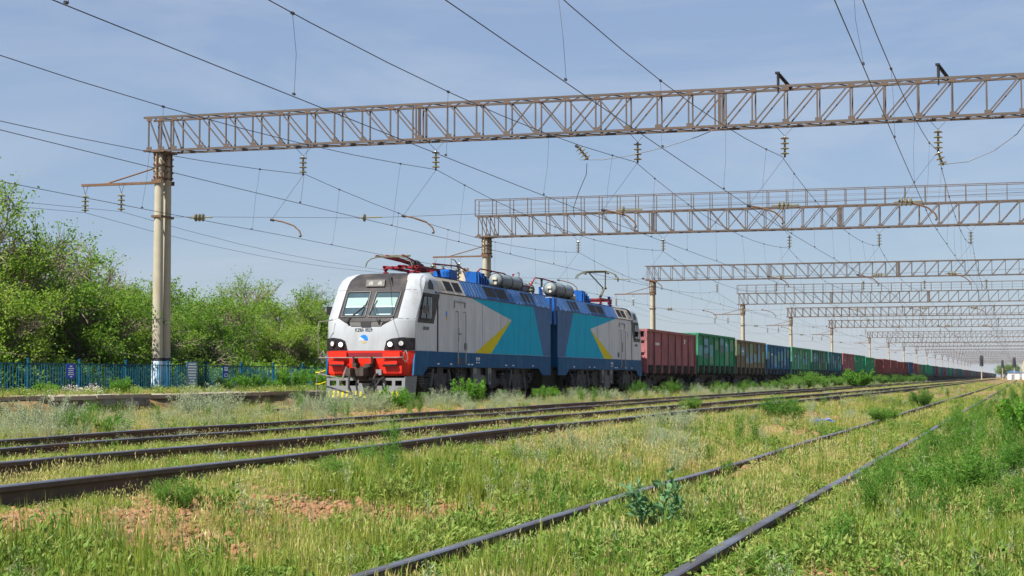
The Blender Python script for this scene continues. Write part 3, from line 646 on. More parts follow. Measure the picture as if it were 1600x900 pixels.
def text_mesh(cu):
    t = bpy.data.objects.new('t', cu); COL.objects.link(t); bpy.context.view_layer.update()
    me = bpy.data.meshes.new_from_object(t.evaluated_get(bpy.context.evaluated_depsgraph_get())); bpy.data.objects.remove(t)
    me.name = 'number_lettering'; return link('number_lettering', me, loco)
def section(mir):
    S = Sec(mir)
    # ---- body: cab loft + box, one skin
    b = MB(); nf = 26; lev = [z for z in CABZ if z >= 1.70]; rows = []
    for z in lev:
        h = hw(z); row = [(-h, 2.6, z), (-h, 1.6 + .5 * yf(z), z)]
        row = [(-h, 2.62, z), (-h, (2.62 + yf(z) + .45) / 2, z)]
        for i in range(nf + 1):
            u = -math.cos(math.pi * i / nf); row.append(fr(u * h, z))
        row += [(h, (2.62 + yf(z) + .45) / 2, z), (h, 2.62, z)]; rows.append(row)
    n = len(rows[0]); vs = [p for r in rows for p in r]
    fs = [(r * n + i, r * n + i + 1, (r + 1) * n + i + 1, (r + 1) * n + i) for r in range(len(rows) - 1) for i in range(n - 1)]
    fs.append(tuple((len(rows) - 1) * n + i for i in range(n)))
    b.add(vs, fs, 0)
    body = S.obj(b, 'cab', M['white'], loco)
    for p in body.data.polygons: p.use_smooth = True
    e = [math.radians(35)]
    try: body.data.set_sharp_from_angle(angle=e[0])
    except Exception: pass
    b = MB(); pr = [(-1.45, 1.70), (1.45, 1.70), (1.45, 3.58), (1.18, 4.12), (-1.18, 4.12), (-1.45, 3.58)]
    b.prism(pr, 2.5, 16.05, 'Y'); hull = S.obj(b, 'machine_room', M['silver'], loco)
    b = MB(); sidep(b, [(.62, 1.72), (2.48, 1.72), (2.48, 3.56), (2.0, 3.56), (1.17, 3.50), (.52, 2.70), (.47, 2.3)], .003, .004)
    S.obj(b, 'cab_side_panel', M['silver'], body)
    # ---- livery
    for sd in (1, -1):
        b = MB(); sidep(b, [(5.94, 3.57), (10.72, 2.97), (8.19, 1.71), (14.98, 1.71), (13.6, 3.57)], .005, .004, sd); S.obj(b, 'turquoise_livery', M['turq'], hull)
        b = MB(); sidep(b, [(6.4, 1.71), (8.19, 1.71), (10.72, 2.97)], .007, .004, sd); S.obj(b, 'yellow_livery', M['yellow'], hull)
        b = MB(); sidep(b, [(13.6, 3.57), (14.98, 1.71), (16.05, 1.71), (16.05, 3.57)], .006, .004, sd); S.obj(b, 'slate_livery', M['slate'], hull)
        # skirt
        b = MB(); sidep(b, [(.45, 1.70), (.30, .94), (1.16, .94), (1.63, 1.21), (14.28, 1.21), (14.85, .96), (16.05, .96), (16.05, 1.70)], .012, .05, sd)
        S.obj(b, 'skirt', M['navy'], hull)
        # drain gutter under the cladding
        b = MB(); b.bb(sd * 1.45, sd * 1.47, 2.6, 16.05, 3.575, 3.60); S.obj(b, 'gutter', M['black'], hull)
    # under-body filler so nothing shows through
    b = MB(); b.bb(-1.2, 1.2, .5, 16.0, 1.15, 1.70); b.bb(-.66, .66, .9, 15.6, .42, 1.15); b.bb(-1.05, 1.05, 5.4, 9.4, .5, 1.15); S.obj(b, 'underframe', M['under'], loco)
    b = MB(); b.bb(-1.44, 1.44, 16.05, 16.07, 1.3, 3.57); b.bb(-1.16, 1.16, 16.05, 16.07, 3.57, 4.1); S.obj(b, 'end_wall', M['navy'], hull)  # dark navy sheet over the hull end puts the gap's shade into colour
    # end bellows
    if not mir:
        b = MB(); b.bb(-.75, .75, 16.075, LT - 16.075, 1.2, 3.6)
        for i in range(5): b.bb(-.8, .8, 16.1 + i * .2, 16.18 + i * .2, 1.15, 3.65)
        S.obj(b, 'gangway_bellows', M['rubber'], loco)
    b = MB(); b.bb(.82, 1.40, 16.075, 16.45, 3.0, 4.05); b.bb(-1.40, -.82, 16.075, 16.45, 3.0, 4.05); S.obj(b, 'end_duct', M['blue'], loco)
    # ---- cladding panels along the roof edge
    for sd in (1, -1):
        b = MB(); cladp(b, 2.42, 5.4, .04, .98, .015, .03, sd); S.obj(b, 'grille_frame', M['cream'], hull)
        for i in range(3):
            y0 = 2.62 + i * .9; b = MB(); cladp(b, y0, y0 + .72, .22, .82, .022, .02, sd); S.obj(b, 'grille', M['cream'] if i == 0 else M['mesh'], hull)
            b = MB()
            for k in range(6): cladp(b, y0, y0 + .72, .26 + k * .095, .285 + k * .095, .034, .015, sd)
            S.obj(b, 'louvre', M['cream'] if i == 0 else M['black'], hull)
            b = MB(); cladp(b, y0 - .03, y0 + .78, .06, .16, .022, .02, sd); S.obj(b, 'lower_flap', M['cream'], hull)
        for (y0, y1, kind) in ((5.4, 7.55, 0), (7.55, 10.85, 2), (10.85, 12.2, 0), (12.2, 14.35, 3), (14.35, 16.05, 0)):
            b = MB(); cladp(b, y0 + .01, y1 - .01, .02, 1.0, .018, .03, sd)
            if kind == 0:
                k = y0 + .15
                while k < y1 - .1: cladp(b, k, k + .10, .08, .97, .034, .02, sd); k += .32
                for k in (y0 + .5, y1 - .4): cladp(b, k, k + .06, -.02, .10, .05, .04, sd)
            S.obj(b, 'roof_panel', M['clad'] if kind != 3 else M['slate'], hull)
            if kind:
                wd = (y1 - y0 - .5) / kind
                for i in range(kind):
                    ya = y0 + .28 + i * wd; b = MB(); cladp(b, ya, ya + wd - .16, .22, .85, .024, .02, sd)
                    S.obj(b, 'grille', M['mesh'] if not (kind == 3 and i == 2) else M['slate'], hull)
                    b = MB()
                    for k in range(7): cladp(b, ya, ya + wd - .16, .25 + k * .085, .27 + k * .085, .036, .015, sd)
                    S.obj(b, 'louvre', M['black'], hull)
                    b = MB(); cladp(b, ya - .04, ya + wd - .12, .87, .92, .04, .03, sd); cladp(b, ya - .04, ya + wd - .12, .14, .19, .04, .03, sd); S.obj(b, 'grille_frame', M['clad'], hull)
        # blue stripe between the cab and the first grille
        b = MB(); cladp(b, 2.30, 2.42, -.05, 1.0, .02, .03, sd); S.obj(b, 'blue_stripe', M['blue'], hull)
    b = MB(); b.bb(-1.18, 1.18, 2.6, 16.05, 4.12, 4.15); S.obj(b, 'roof_deck', M['hood'], hull)
    # ---- side door with grab rails
    for sd in (1, -1):
        b = MB(); sidep(b, [(4.55, 1.75), (5.0, 1.75), (5.0, 3.30), (4.55, 3.30)], .012, .012, sd); dr = S.obj(b, 'side_door', M['silver'], hull)
        b = MB(); b.bb(sd * 1.45, sd * 1.50, 4.66, 4.80, 2.30, 2.33); b.cyl((sd * 1.47, 4.62, 2.05), (sd * 1.47, 4.62, 2.5), .012); S.obj(b, 'handle', M['black'], dr)
        for yy_ in (4.33, 5.12):
            b = MB(); b.tube([(sd * 1.46, yy_ - .02, 3.05), (sd * 1.54, yy_, 3.05), (sd * 1.55, yy_, 2.9), (sd * 1.55, yy_, 1.5), (sd * 1.54, yy_, 1.33), (sd * 1.45, yy_, 1.32)], .019, n=6); S.obj(b, 'grab_rail', M['steel'], hull)
        b = MB(); b.tube([(sd * 1.47, 4.15, 3.15), (sd * 1.48, 4.15, 3.38), (sd * 1.48, 5.25, 3.38), (sd * 1.47, 5.25, 3.2)], .022, n=4); S.obj(b, 'rain_strip', M['steel'], hull)
        b = MB(); sidep(b, [(5.25, 1.80), (5.5, 1.80), (5.5, 2.02), (5.25, 2.02)], .02, .02, sd)
        for k in range(4): sidep(b, [(5.27, 1.82 + k * .05), (5.48, 1.82 + k * .05), (5.48, 1.835 + k * .05), (5.27, 1.835 + k * .05)], .028, .01, sd)
        S.obj(b, 'vent', M['undergrey'], hull)
        b = MB(); b.bb(sd * 1.40, sd * 1.47, 4.55, 4.92, 1.30, 1.52); S.obj(b, 'foot_recess', M['black'], hull)
        b = MB()
        for k in range(4): b.bb(sd * 1.25, sd * 1.45, 4.5, 4.95, .35 + k * .24, .38 + k * .24)
        for q in (4.48, 4.97): b.bb(sd * 1.38, sd * 1.42, q - .02, q + .02, .35, 1.25)
        S.obj(b, 'step_ladder', M['under'], hull)
        b = MB()
        for q in (7.2, 9.4, 11.6, 13.2): sidep(b, [(q, 1.72), (q + .007, 1.72), (q + .007, 3.56), (q, 3.56)], .0085, .006, sd)
        S.obj(b, 'plate_seams', M['slate'], hull)
        # panel seam
        b = MB(); sidep(b, [(2.488, 1.72), (2.50, 1.72), (2.50, 3.56), (2.488, 3.56)], .006, .01, sd); S.obj(b, 'panel_seam', M['undergrey'], hull)
        # small emblem and lettering blocks on side
        b = MB(); sidep(b, [(3.32, 2.84), (3.40, 2.72), (3.48, 2.84), (3.46, 3.0), (3.40, 3.04), (3.34, 3.0)], .006, .004, sd); S.obj(b, 'crest', M['logo'], hull)
        b = MB(); sidep(b, [(3.35, 2.78), (3.40, 2.70), (3.47, 2.78), (3.47, 2.88), (3.35, 2.86)], .008, .004, sd); S.obj(b, 'crest_leaf', M['gold'], hull)
        b = MB()
        for yy_ in (6.5, 6.75): sidep(b, [(yy_, 1.36), (yy_ + .14, 1.36), (yy_ + .14, 1.40), (yy_, 1.40)], .016, .004, sd); sidep(b, [(yy_, 1.44), (yy_ + .04, 1.44), (yy_ + .07, 1.55), (yy_ + .12, 1.44), (yy_ + .14, 1.44), (yy_ + .14, 1.56), (yy_, 1.56)], .016, .004, sd)
        for yy_ in (2.5, 3.75, 5.6, 5.95, 9.9, 10.8, 13.4): sidep(b, [(yy_, 1.29), (yy_ + .2, 1.29), (yy_ + .2, 1.33), (yy_, 1.33)], .016, .004, sd)
        S.obj(b, 'white_markings', M['inkw'], hull)
        # cab side window
        b = MB(); sidep(b, [(.66, 2.58), (2.14, 2.58), (2.74, 3.53), (1.12, 3.53)], .010, .012, sd); sw = S.obj(b, 'side_window', M['black'], body)
        b = MB(); sidep(b, [(.93, 2.72), (1.86, 2.72), (1.92, 3.42), (1.24, 3.42)], .014, .006, sd); S.obj(b, 'opening', M['cabin'], sw)
        b = MB(); sidep(b, [(1.50, 2.76), (1.68, 2.76), (1.78, 3.36), (1.60, 3.36)], .017, .004, sd); S.obj(b, 'curtain', M['blind'], sw)
        b = MB(); sidep(b, [(.92, 2.71), (1.87, 2.71), (1.93, 3.43), (1.23, 3.43)], .024, .003, sd); S.obj(b, 'pane', M['glass'], sw)
        b = MB()
        for (a, c, d, e2) in ((.90, 2.68, 1.90, 2.73), (1.2, 3.41, 1.96, 3.46)): sidep(b, [(a, c), (d, c), (d, e2), (a, e2)], .035, .03, sd)
        sidep(b, [(1.40, 2.70), (1.45, 2.70), (1.55, 3.44), (1.50, 3.44)], .034, .02, sd)
        S.obj(b, 'frame', M['rubber'], sw)
        b = MB(); b.box((sd * 1.62, .98, 2.98), (.16, .10, .26)); b.cyl((sd * 1.45, 1.05, 3.05), (sd * 1.6, .98, 3.0), .02); S.obj(b, 'mirror', M['black'], sw)
        # small quarter light in the shoulder
        b = MB(); vs = []
        for (yy_, z_) in ((1.62, 3.66), (2.14, 3.66), (2.12, 3.82), (2.0, 3.95), (1.86, 3.98), (1.70, 3.85)): vs.append((sd * (hw(z_) + .012), yy_, z_))
        b.add(vs, [tuple(range(6))]); S.obj(b, 'quarter_light', M['black'], body)
    # ---- cab front
    b = MB(); patch(b, [(-.52, 2.47), (.52, 2.47), (.99, 2.72), (.985, 3.58), (-.985, 3.58), (-.99, 2.72)], .006, 12, 8); ws = S.obj(b, 'windscreen', M['black'], body)
    b = MB(); patch(b, [(-.985, 3.58), (.985, 3.58), (.96, 3.9), (.85, 4.12), (.78, 4.2), (-.78, 4.2), (-.85, 4.12), (-.96, 3.9)], .012, 14, 8); S.obj(b, 'roof_hood', M['hood'], body)
    for s in (-1, 1):
        q = lambda p: [(s * t, z) for t, z in p]
        b = MB(); patch(b, q([(.10, 2.80), (.80, 2.80), (.84, 3.50), (.14, 3.50)]), .010, 6, 5); S.obj(b, 'cab_interior', M['cabin'], ws)
        b = MB(); patch(b, q([(.12, 3.08), (.81, 3.08), (.83, 3.36), (.14, 3.36)]), .014, 6, 4); S.obj(b, 'sun_blind', M['blind'], ws)
        b = MB(); patch(b, q([(.12, 3.05), (.81, 3.05), (.81, 3.085), (.12, 3.085)]), .016, 6, 2); patch(b, q([(.30, 2.81), (.75, 2.81), (.75, 2.835), (.30, 2.835)]), .016, 6, 2); S.obj(b, 'blind_edge', M['inkw'], ws)
        b = MB(); patch(b, q([(.09, 2.77), (.83, 2.77), (.87, 3.53), (.13, 3.53)]), .024, 8, 6); S.obj(b, 'pane', M['glass'], ws)
        b = MB()
        for a, c in (((.06, 2.75), (.85, 2.75)), ((.85, 2.75), (.89, 3.55)), ((.89, 3.55), (.10, 3.55)), ((.10, 3.55), (.06, 2.75))):
            b.tube([fr(s * (a[0] + (c[0] - a[0]) * k / 6), a[1] + (c[1] - a[1]) * k / 6, .026) for k in range(7)], .02, n=5)
        S.obj(b, 'window_seal', M['undergrey'], ws)
        # wiper: arm and blade
        b = MB(); x0 = .60 * s if s < 0 else .42
        base = fr(x0 + (.0 if s < 0 else .06), 2.62, .05); tip = fr(-.16 if s < 0 else .16, 3.12, .05)
        b.tube([base, tip], .014, n=5); b.tube([fr(x0 - .05, 2.64, .05), fr((-.20 if s < 0 else .10), 3.08, .05)], .010, n=5)
        bt = fr(-.25 if s < 0 else .02, 2.80, .045); b.tube([fr(-.12 if s < 0 else .20, 3.28, .045), fr(-.20 if s < 0 else .05, 2.80, .045)], .012, n=4)
        b.cyl(fr(x0, 2.6, .0), fr(x0, 2.6, .08), .04, n=8); S.obj(b, 'wiper', M['rubber'], ws)
        # headlight cluster
        b = MB(); patch(b, q([(.62, 1.74), (1.445, 1.74), (1.445, 2.07), (1.15, 2.09), (.86, 2.05), (.70, 1.98)]), .03, 12, 6); patch(b, q([(.60, 1.72), (1.45, 1.72), (1.45, 2.09), (1.15, 2.11), (.84, 2.07), (.68, 2.0)]), .012, 12, 6)
        hc = S.obj(b, 'headlight_cluster', M['black'], body)
        for (t, z, mm) in ((.80, 1.89, 'lit'), (1.10, 1.92, 'lens')):
            c = Vector(fr(s * t, z, .03)); n_ = Vector(fr(s * t, z, .12)) - c
            b = MB(); b.cyl(c, c + n_ * .5, .115, .105, n=16); S.obj(b, 'bezel', M['black'], hc)
            b = MB(); b.cyl(c + n_ * .2, c + n_ * .62, .08, .072, n=16); S.obj(b, 'lamp', M[mm], hc)
        # lower boards beside the wiper trough
        b = MB(); patch(b, q([(.16, 2.46), (.50, 2.46), (.55, 2.58), (.16, 2.58)]), .02, 4, 3); S.obj(b, 'trough_cover', M['undergrey'], ws)
    b = MB(); patch(b, [(-.16, 2.44), (.16, 2.44), (.18, 2.62), (-.18, 2.62)], .03, 4, 3); S.obj(b, 'camera_box', M['rubber'], ws)
    # roof headlight box
    b = MB()
    A = [(-.62, 3.64), (.62, 3.64), (.46, 3.98), (-.46, 3.98)]
    f0 = [Vector(fr(t, z, .02)) for t, z in A]; yfront = yf(3.64) + .02
    f1 = [Vector((A[0][0], yfront, 3.64)), Vector((A[1][0], yfront, 3.64)), Vector((A[2][0], yfront + .10, 4.0)), Vector((A[3][0], yfront + .10, 4.0))]
    bk = [Vector((p.x, 1.6, p.z)) for p in f1]
    b.add(f1 + bk, [(0, 1, 2, 3), (4, 5, 6, 7), (0, 1, 5, 4), (1, 2, 6, 5), (2, 3, 7, 6), (3, 0, 4, 7)]); rb = S.obj(b, 'roof_light_box', M['black'], body)
    b = MB(); b.box((0, yfront + .02, 3.82), (.62, .05, .22), Matrix.Rotation(R(-15), 3, 'X')); S.obj(b, 'lamp_glass_housing', M['undergrey'], rb)
    for t in (-.14, .16):
        b = MB(); b.cyl((t, yfront + .05, 3.81), (t, yfront - .025, 3.79), .075, n=14); S.obj(b, 'lamp', M['lens'], rb)
    b = MB(); patch(b, [(-1.44, 3.605), (1.44, 3.605), (1.44, 3.62), (-1.44, 3.62)], .004, 16, 2); patch(b, [(-1.44, 2.685), (1.44, 2.685), (1.44, 2.70), (-1.44, 2.70)], .004, 16, 2); S.obj(b, 'shell_joint', M['undergrey'], body)
    # lettering and logo
    for txt, t0, z0, size in (('KZ8A 0029', -.36, 2.285, .165),):
        cu = bpy.data.curves.new('number_lettering', 'FONT'); cu.body = txt; cu.size = size; cu.extrude = .002; cu.materials.append(M['ink']); cu.resolution_u = 3
        o = text_mesh(cu)
        o.location = (t0, yf(2.3) - .008, z0) if not mir else (-t0, LT - yf(2.3) + .008, z0); o.rotation_euler = (R(90), 0, 0 if not mir else math.pi)
        o.scale = (.74, 1, 1)
    cu = bpy.data.curves.new('number_lettering', 'FONT'); cu.body = 'KZ8A 0029'; cu.size = .16; cu.extrude = .002; cu.materials.append(M['ink']); cu.resolution_u = 2
    o = text_mesh(cu); o.scale = (.74, 1, 1); o.location = (1.46, 1.15 if not mir else LT - 1.9, 2.36); o.rotation_euler = (R(90), 0, R(90))
    b = MB()
    def disc(z0, z1, off, nn=10, sgn=None):
        c = (0, 2.05); r = .20; poly = []
        for i in range(25):
            a = 2 * math.pi * i / 24
            poly.append((c[0] + r * math.cos(a), c[1] + r * math.sin(a)))
        return poly
    # globe: blue upper right body, white swept stripes on the left, gold bowl below
    K = lambda q: [(t * .66 - .06, 2.06 + (z - 2.06) * .66) for t, z in q]
    up = [(-.15, 1.99)] + [(.2 * math.cos(a), 2.06 + .2 * math.sin(a)) for a in np.linspace(-.35, 2.5, 14)]
    patch(b, K(up), .006, 8, 12); lg = S.obj(b, 'logo_globe', M['logo'], body)
    b = MB(); patch(b, K([(-.15, 1.925), (.15, 1.925), (.10, 1.88), (0, 1.86), (-.10, 1.88)]), .006, 8, 5); S.obj(b, 'logo_bowl', M['gold'], body)
    b = MB()
    for k, (z, l, r_) in enumerate(((2.10, -.22, -.06), (2.05, -.23, .0), (2.00, -.24, .05))): patch(b, K([(l, z - .012), (r_, z - .014), (r_ - .04, z + .018), (l + .02, z + .014)]), .010, 5, 3)
    S.obj(b, 'logo_stripes', M['inkw'], body)
    # ---- red buffer beam
    b = MB(); patch(b, [(-1.43, .93), (1.43, .93), (1.44, 1.69), (-1.44, 1.69)], .015, 22, 6); ap = S.obj(b, 'buffer_beam', M['red'], loco)
    b = MB(); vs = [fr(t, 1.69, .015) for t in np.linspace(-1.44, 1.44, 23)] + [fr(t, 1.69, -.4) for t in np.linspace(1.2, -1.2, 5)]; b.add(vs, [tuple(range(len(vs)))])
    vs = [fr(t, .93, .015) for t in np.linspace(-1.42, 1.42, 23)] + [(1.3, .8, .93), (-1.3, .8, .93)]; b.add(vs, [tuple(range(len(vs)))]); S.obj(b, 'beam_flange', M['red'], ap)
    for s in (-1, 1):
        b = MB(); c = fr(s * .95, 1.52, 0); b.bb(s * .60, s * 1.15, -.10, .12, 1.47, 1.66); b.bb(s * .66, s * 1.08, -.16, .05, 1.28, 1.40); b.bb(s * .58, s * 1.2, -.06, .1, 1.0, 1.26); S.obj(b, 'buffer_pad', M['red'], ap)
        b = MB(); b.bb(s * .64, s * 1.1, -.18, 0, 1.24, 1.28)
        for k in range(7): b.bb(s * (.66 + k * .06), s * (.69 + k * .06), -.2, -.1, 1.22, 1.25)
        S.obj(b, 'step_tread', M['black'], ap)
        b = MB(); b.bb(s * .27, s * .33, -.25, .1, 1.30, 1.50); b.cyl((s * .3, -.18, 1.48), (s * .3, 0, 1.20), .03); S.obj(b, 'bar_bracket', M['black'], ap)
        b = MB(); b.tube([(s * 1.36, -.12, 1.70), (s * 1.42, -.16, 1.60), (s * 1.44, -.14, 1.44), (s * 1.36, -.12, 1.34), (s * 1.29, -.14, 1.44), (s * 1.31, -.16, 1.60), (s * 1.36, -.12, 1.70)], .016, n=5); S.obj(b, 'hoop_rail', M['pipe'], ap)
    b = MB(); patch(b, [(-.58, 1.52), (.58, 1.52), (.58, 1.64), (-.58, 1.64)], .025, 8, 2); S.obj(b, 'upper_slot', M['darkred'], ap)
    b = MB(); b.tube([(-1.5, -.15, 1.48), (-1.2, -.2, 1.48), (0, -.24, 1.48), (1.1, -.2, 1.48), (1.3, -.12, 1.49)], .02, n=6); S.obj(b, 'front_handrail', M['pipe'], ap)
    if not mir:
        b = MB(); b.tube([(-1.52, .30, 2.62), (-1.56, .0, 2.6), (-1.56, -.06, 2.4), (-1.55, -.06, 1.7), (-1.5, 0, 1.45)], .014, n=6); b.tube([(-1.56, -.04, 2.6), (-1.25, -.08, 2.62), (-1.12, .08, 2.66)], .014, n=6); S.obj(b, 'corner_handrail', M['pipe'], body)
    # coupler
    b = MB(); b.bb(-.25, .25, -.10, .35, .86, 1.22); S.obj(b, 'coupler_pocket', M['coupler'], ap)
    b = MB(); b.prism([(-.20, .0), (-.20, -.50), (-.30, -.62), (-.30, -.86), (-.14, -.90), (-.10, -.66), (.06, -.64), (.12, -.80), (.26, -.84), (.28, -.58), (.18, -.42), (.18, .0)], .92, 1.16, 'Z'); b.bb(-.12, .10, -.55, .1, .80, .92); b.bb(-.32, -.2, -.3, .0, 1.18, 1.32); b.bb(.1, .28, -.34, .0, 1.2, 1.30); S.obj(b, 'coupler', M['coupler'], ap)
    for k, pts in enumerate(([(-.40, -.1, 1.02), (-.42, -.3, .92), (-.40, -.38, .62), (-.30, -.35, .36), (-.10, -.33, .26), (.02, -.32, .28)], [(.46, -.1, 1.0), (.44, -.3, .95), (.34, -.4, .66), (.16, -.42, .40), (.05, -.4, .30)], [(.62, -.05, .88), (.55, -.25, .78), (.42, -.32, .52), (.40, -.3, .40)])):
        b = MB(); b.tube(pts, .034, n=7); S.obj(b, 'brake_hose', M['rubber'], ap)
    b = MB(); b.bb(-.46, -.34, -.16, .05, .95, 1.1); S.obj(b, 'teal_valve', M['turq'], ap); b = MB(); b.bb(.40, .58, -.16, .1, .95, 1.12); S.obj(b, 'grey_valve', M['plow'], ap)
    b = MB(); b.tube([(-1.55, -.15, .42), (-1.54, -.2, .9), (-1.4, -.25, .98), (-.40, -.32, .78)], .018, n=6); b.tube([(-1.42, -.1, 1.12), (-1.46, -.24, .95)], .02, n=6); b.tube([(-.60, -.08, 1.2), (-.66, -.22, .85)], .03, n=6); S.obj(b, 'uncoupling_rod', M['pipe'], ap)
    # plow with ports and stripes
    b = MB(); pl = lambda t: .06 + .28 * abs(t / 1.32) ** 2.2 * 0 
    b.bb(-1.30, 1.30, .0, .06, .24, .62); b.bb(-1.30, 1.30, .0, .06, .78, .86)
    for t in (-1.24, -.92, -.60, -.28, .28, .60, .92, 1.24): b.bb(t - .05, t + .05, .0, .06, .62, .78)
    b.bb(-.28, .28, .0, .06, .62, .70)
    for s in (-1, 1): b.add([(s * 1.30, 0, .24), (s * 1.30, 0, .90), (s * 1.46, .62, .92), (s * 1.40, .62, .24), (s * 1.26, .05, .24), (s * 1.26, .05, .9), (s * 1.42, .65, .92), (s * 1.36, .65, .24)], [(0, 1, 2, 3), (4, 5, 6, 7), (0, 1, 5, 4), (1, 2, 6, 5), (2, 3, 7, 6), (3, 0, 4, 7)])
    pw = S.obj(b, 'snow_plow', M['plow'], loco)
    for k in range(17):
        t = -1.26 + k * .15; b = MB(); b.prism([(t, .25), (t + .07, .25), (t + .10, .46), (t + .03, .46)], -.006, .002, 'Y'); S.obj(b, 'warning_stripe', M['yellow'], pw)
    # ---- bogies
    for yb in (3.1, 11.7):
        b = MB()
        for s in (-1, 1):
            b.prism([(yb - 1.9, .70), (yb - 1.7, .86), (yb - .8, .84), (yb - .5, .62), (yb + .5, .62), (yb + .8, .84), (yb + 1.7, .86), (yb + 1.9, .70), (yb + 1.7, .58), (yb + .6, .40), (yb - .6, .40), (yb - 1.7, .58)], s * 1.12, s * 1.28, 'X')
            b.prism([(yb - .72, 1.0), (yb + .72, 1.0), (yb + .40, .34), (yb - .40, .34)], s * 1.22, s * 1.34, 'X')
        b.bb(-1.1, 1.1, yb - .4, yb + .4, .5, 1.1); bo = S.obj(b, 'bogie_frame', M['under'], loco)
        for s in (-1, 1):
            for dy in (-1.3, 1.3):
                b = MB(); b.cyl((s * .70, yb + dy, .58), (s * .84, yb + dy, .58), .58, n=24); b.cyl((s * .84, yb + dy, .58), (s * .90, yb + dy, .58), .50, .46, n=24); b.cyl((s * .84, yb + dy, .58), (s * 1.3, yb + dy, .58), .17, n=12); S.obj(b, 'wheel', M['under'], bo)
                for e2 in (-.42, .42):
                    b = MB()
                    for q in range(5): b.lathe([(.09, .66 + q * .075), (.15, .68 + q * .075), (.15, .70 + q * .075), (.09, .72 + q * .075)], (s * 1.26, yb + dy + e2, 0), n=10)
                    S.obj(b, 'spring', M['undergrey'], bo)
            b = MB()
            for dy in (-.28, .28): b.cyl((s * 1.33, yb + dy, .68), (s * 1.35, yb + dy, .68), .11, n=12)
            S.obj(b, 'access_hole', M['black'], bo)
            b = MB(); b.cyl((s * 1.36, yb - .75, 1.15), (s * 1.36, yb - 1.0, .55), .05, n=8); b.cyl((s * 1.36, yb + .75, 1.15), (s * 1.36, yb + 1.0, .55), .05, n=8); S.obj(b, 'damper', M['undergrey'], bo)
            b = MB(); b.tube([(s * 1.33, yb + 1.2, 1.15), (s * 1.38, yb + 1.6, .8), (s * 1.36, yb + 1.9, .75), (s * 1.33, yb + 2.2, 1.1)], .03, n=6); b.tube([(s * 1.33, yb - 1.2, 1.15), (s * 1.38, yb - 1.5, .85), (s * 1.33, yb - 1.8, 1.1)], .03, n=6); S.obj(b, 'hose', M['rubber'], bo)
            b = MB(); b.bb(s * 1.2, s * 1.34, yb - .3, yb + .3, 1.0, 1.2); S.obj(b, 'bogie_link', M['under'], bo)
    for s in (-1, 1):
        b = MB(); b.bb(s * .9, s * 1.36, 6.72, 7.75, .42, .95); b.bb(s * .9, s * 1.30, 6.9, 7.5, .95, 1.2); S.obj(b, 'equipment_box', M['undergrey'], loco)
        for y0 in (6.35, 8.0):
            b = MB(); b.prism([(y0, 1.21), (y0 + .42, 1.21), (y0 + .36, .62), (y0 + .12, .62)], s * 1.30, s * 1.40, 'X'); S.obj(b, 'jacking_bracket', M['plow'], loco); b = MB(); b.bb(s * 1.39, s * 1.41, y0 + .18, y0 + .30, .72, 1.0); S.obj(b, 'bracket_slot', M['black'], loco)
        b = MB(); b.bb(s * .8, s * 1.2, 5.3, 6.2, .55, 1.15); b.bb(s * .8, s * 1.25, 8.6, 9.4, .5, 1.15); b.cyl((s * 1.1, 8.6, .7), (s * 1.1, 9.9, .7), .18, n=10); S.obj(b, 'underfloor_gear', M['under'], loco)
section(False); section(True)

# ---- roof equipment (world y from the photograph, local = y - LY)
def lb(name, m, mats, smooth=False, parent=None): return m.obj(name, mats, loco if parent is None else parent, smooth)
def ins_post(x, y, z, h, n=4, parent=None):
    f = MB(); pr = [(.03, 0)]
    for i in range(n): a = h * i / n; q = h / n; pr += [(.045, a + .1 * q), (.10, a + .35 * q), (.10, a + .5 * q), (.045, a + .7 * q)]
    pr.append((.04, h)); f.lathe(pr, (x, y, z), n=10); return lb('roof_insulator', f, M['porcelain'] if n != 3 else M['darkred'])
RZ = 4.15
# folded front pantograph
f = MB(); f.bb(-.6, .6, 3.0, 3.12, 4.42, 4.50); f.bb(-.6, .6, 5.2, 5.32, 4.42, 4.50); f.bb(-.62, -.52, 3.0, 5.32, 4.44, 4.52); f.bb(.52, .62, 3.0, 5.32, 4.44, 4.52); f.bb(-.1, .1, 3.0, 5.4, 4.46, 4.54)
pt = lb('pantograph_base', f, M['darkred'])
for x, y in ((-.55, 3.1), (.55, 3.1), (-.55, 5.25), (.55, 5.25)): ins_post(x, y, RZ, .3, 3)
f = MB(); f.tube([(-.08, 5.2, 4.58), (-.10, 2.0, 4.76)], .05, n=6); f.tube([(.14, 5.2, 4.56), (.12, 2.0, 4.74)], .035, n=6); f.tube([(-.45, 2.0, 4.78), (-.1, 4.9, 4.64)], .03, n=6); f.tube([(.45, 2.0, 4.78), (.1, 4.9, 4.64)], .03, n=6); lb('pantograph_arm', f, M['darkred'])
f = MB(); f.tube([(-.80, 1.95, 4.42), (-.74, 1.95, 4.58), (-.6, 1.95, 4.68), (-.4, 1.95, 4.72), (.4, 1.95, 4.72), (.6, 1.95, 4.68), (.74, 1.95, 4.58), (.80, 1.95, 4.42)], .02, n=6); f.tube([(-.6, 2.3, 4.78), (.6, 2.3, 4.78)], .035, n=6); lb('pantograph_head', f, M['greenpan'])
f = MB(); f.lathe([(.05, 3.6), (.17, 3.7), (.17, 4.0), (.05, 4.1)], (.2, 0, 4.58), 'Y', 10); lb('pantograph_cylinder', f, M['black'])
f = MB(); f.lathe([(.3, 0), (.28, .05), (.08, .08), (.05, .18), (.02, .2)], (.1, 4.1, 4.2), n=14); lb('roof_antenna', f, M['navy'])
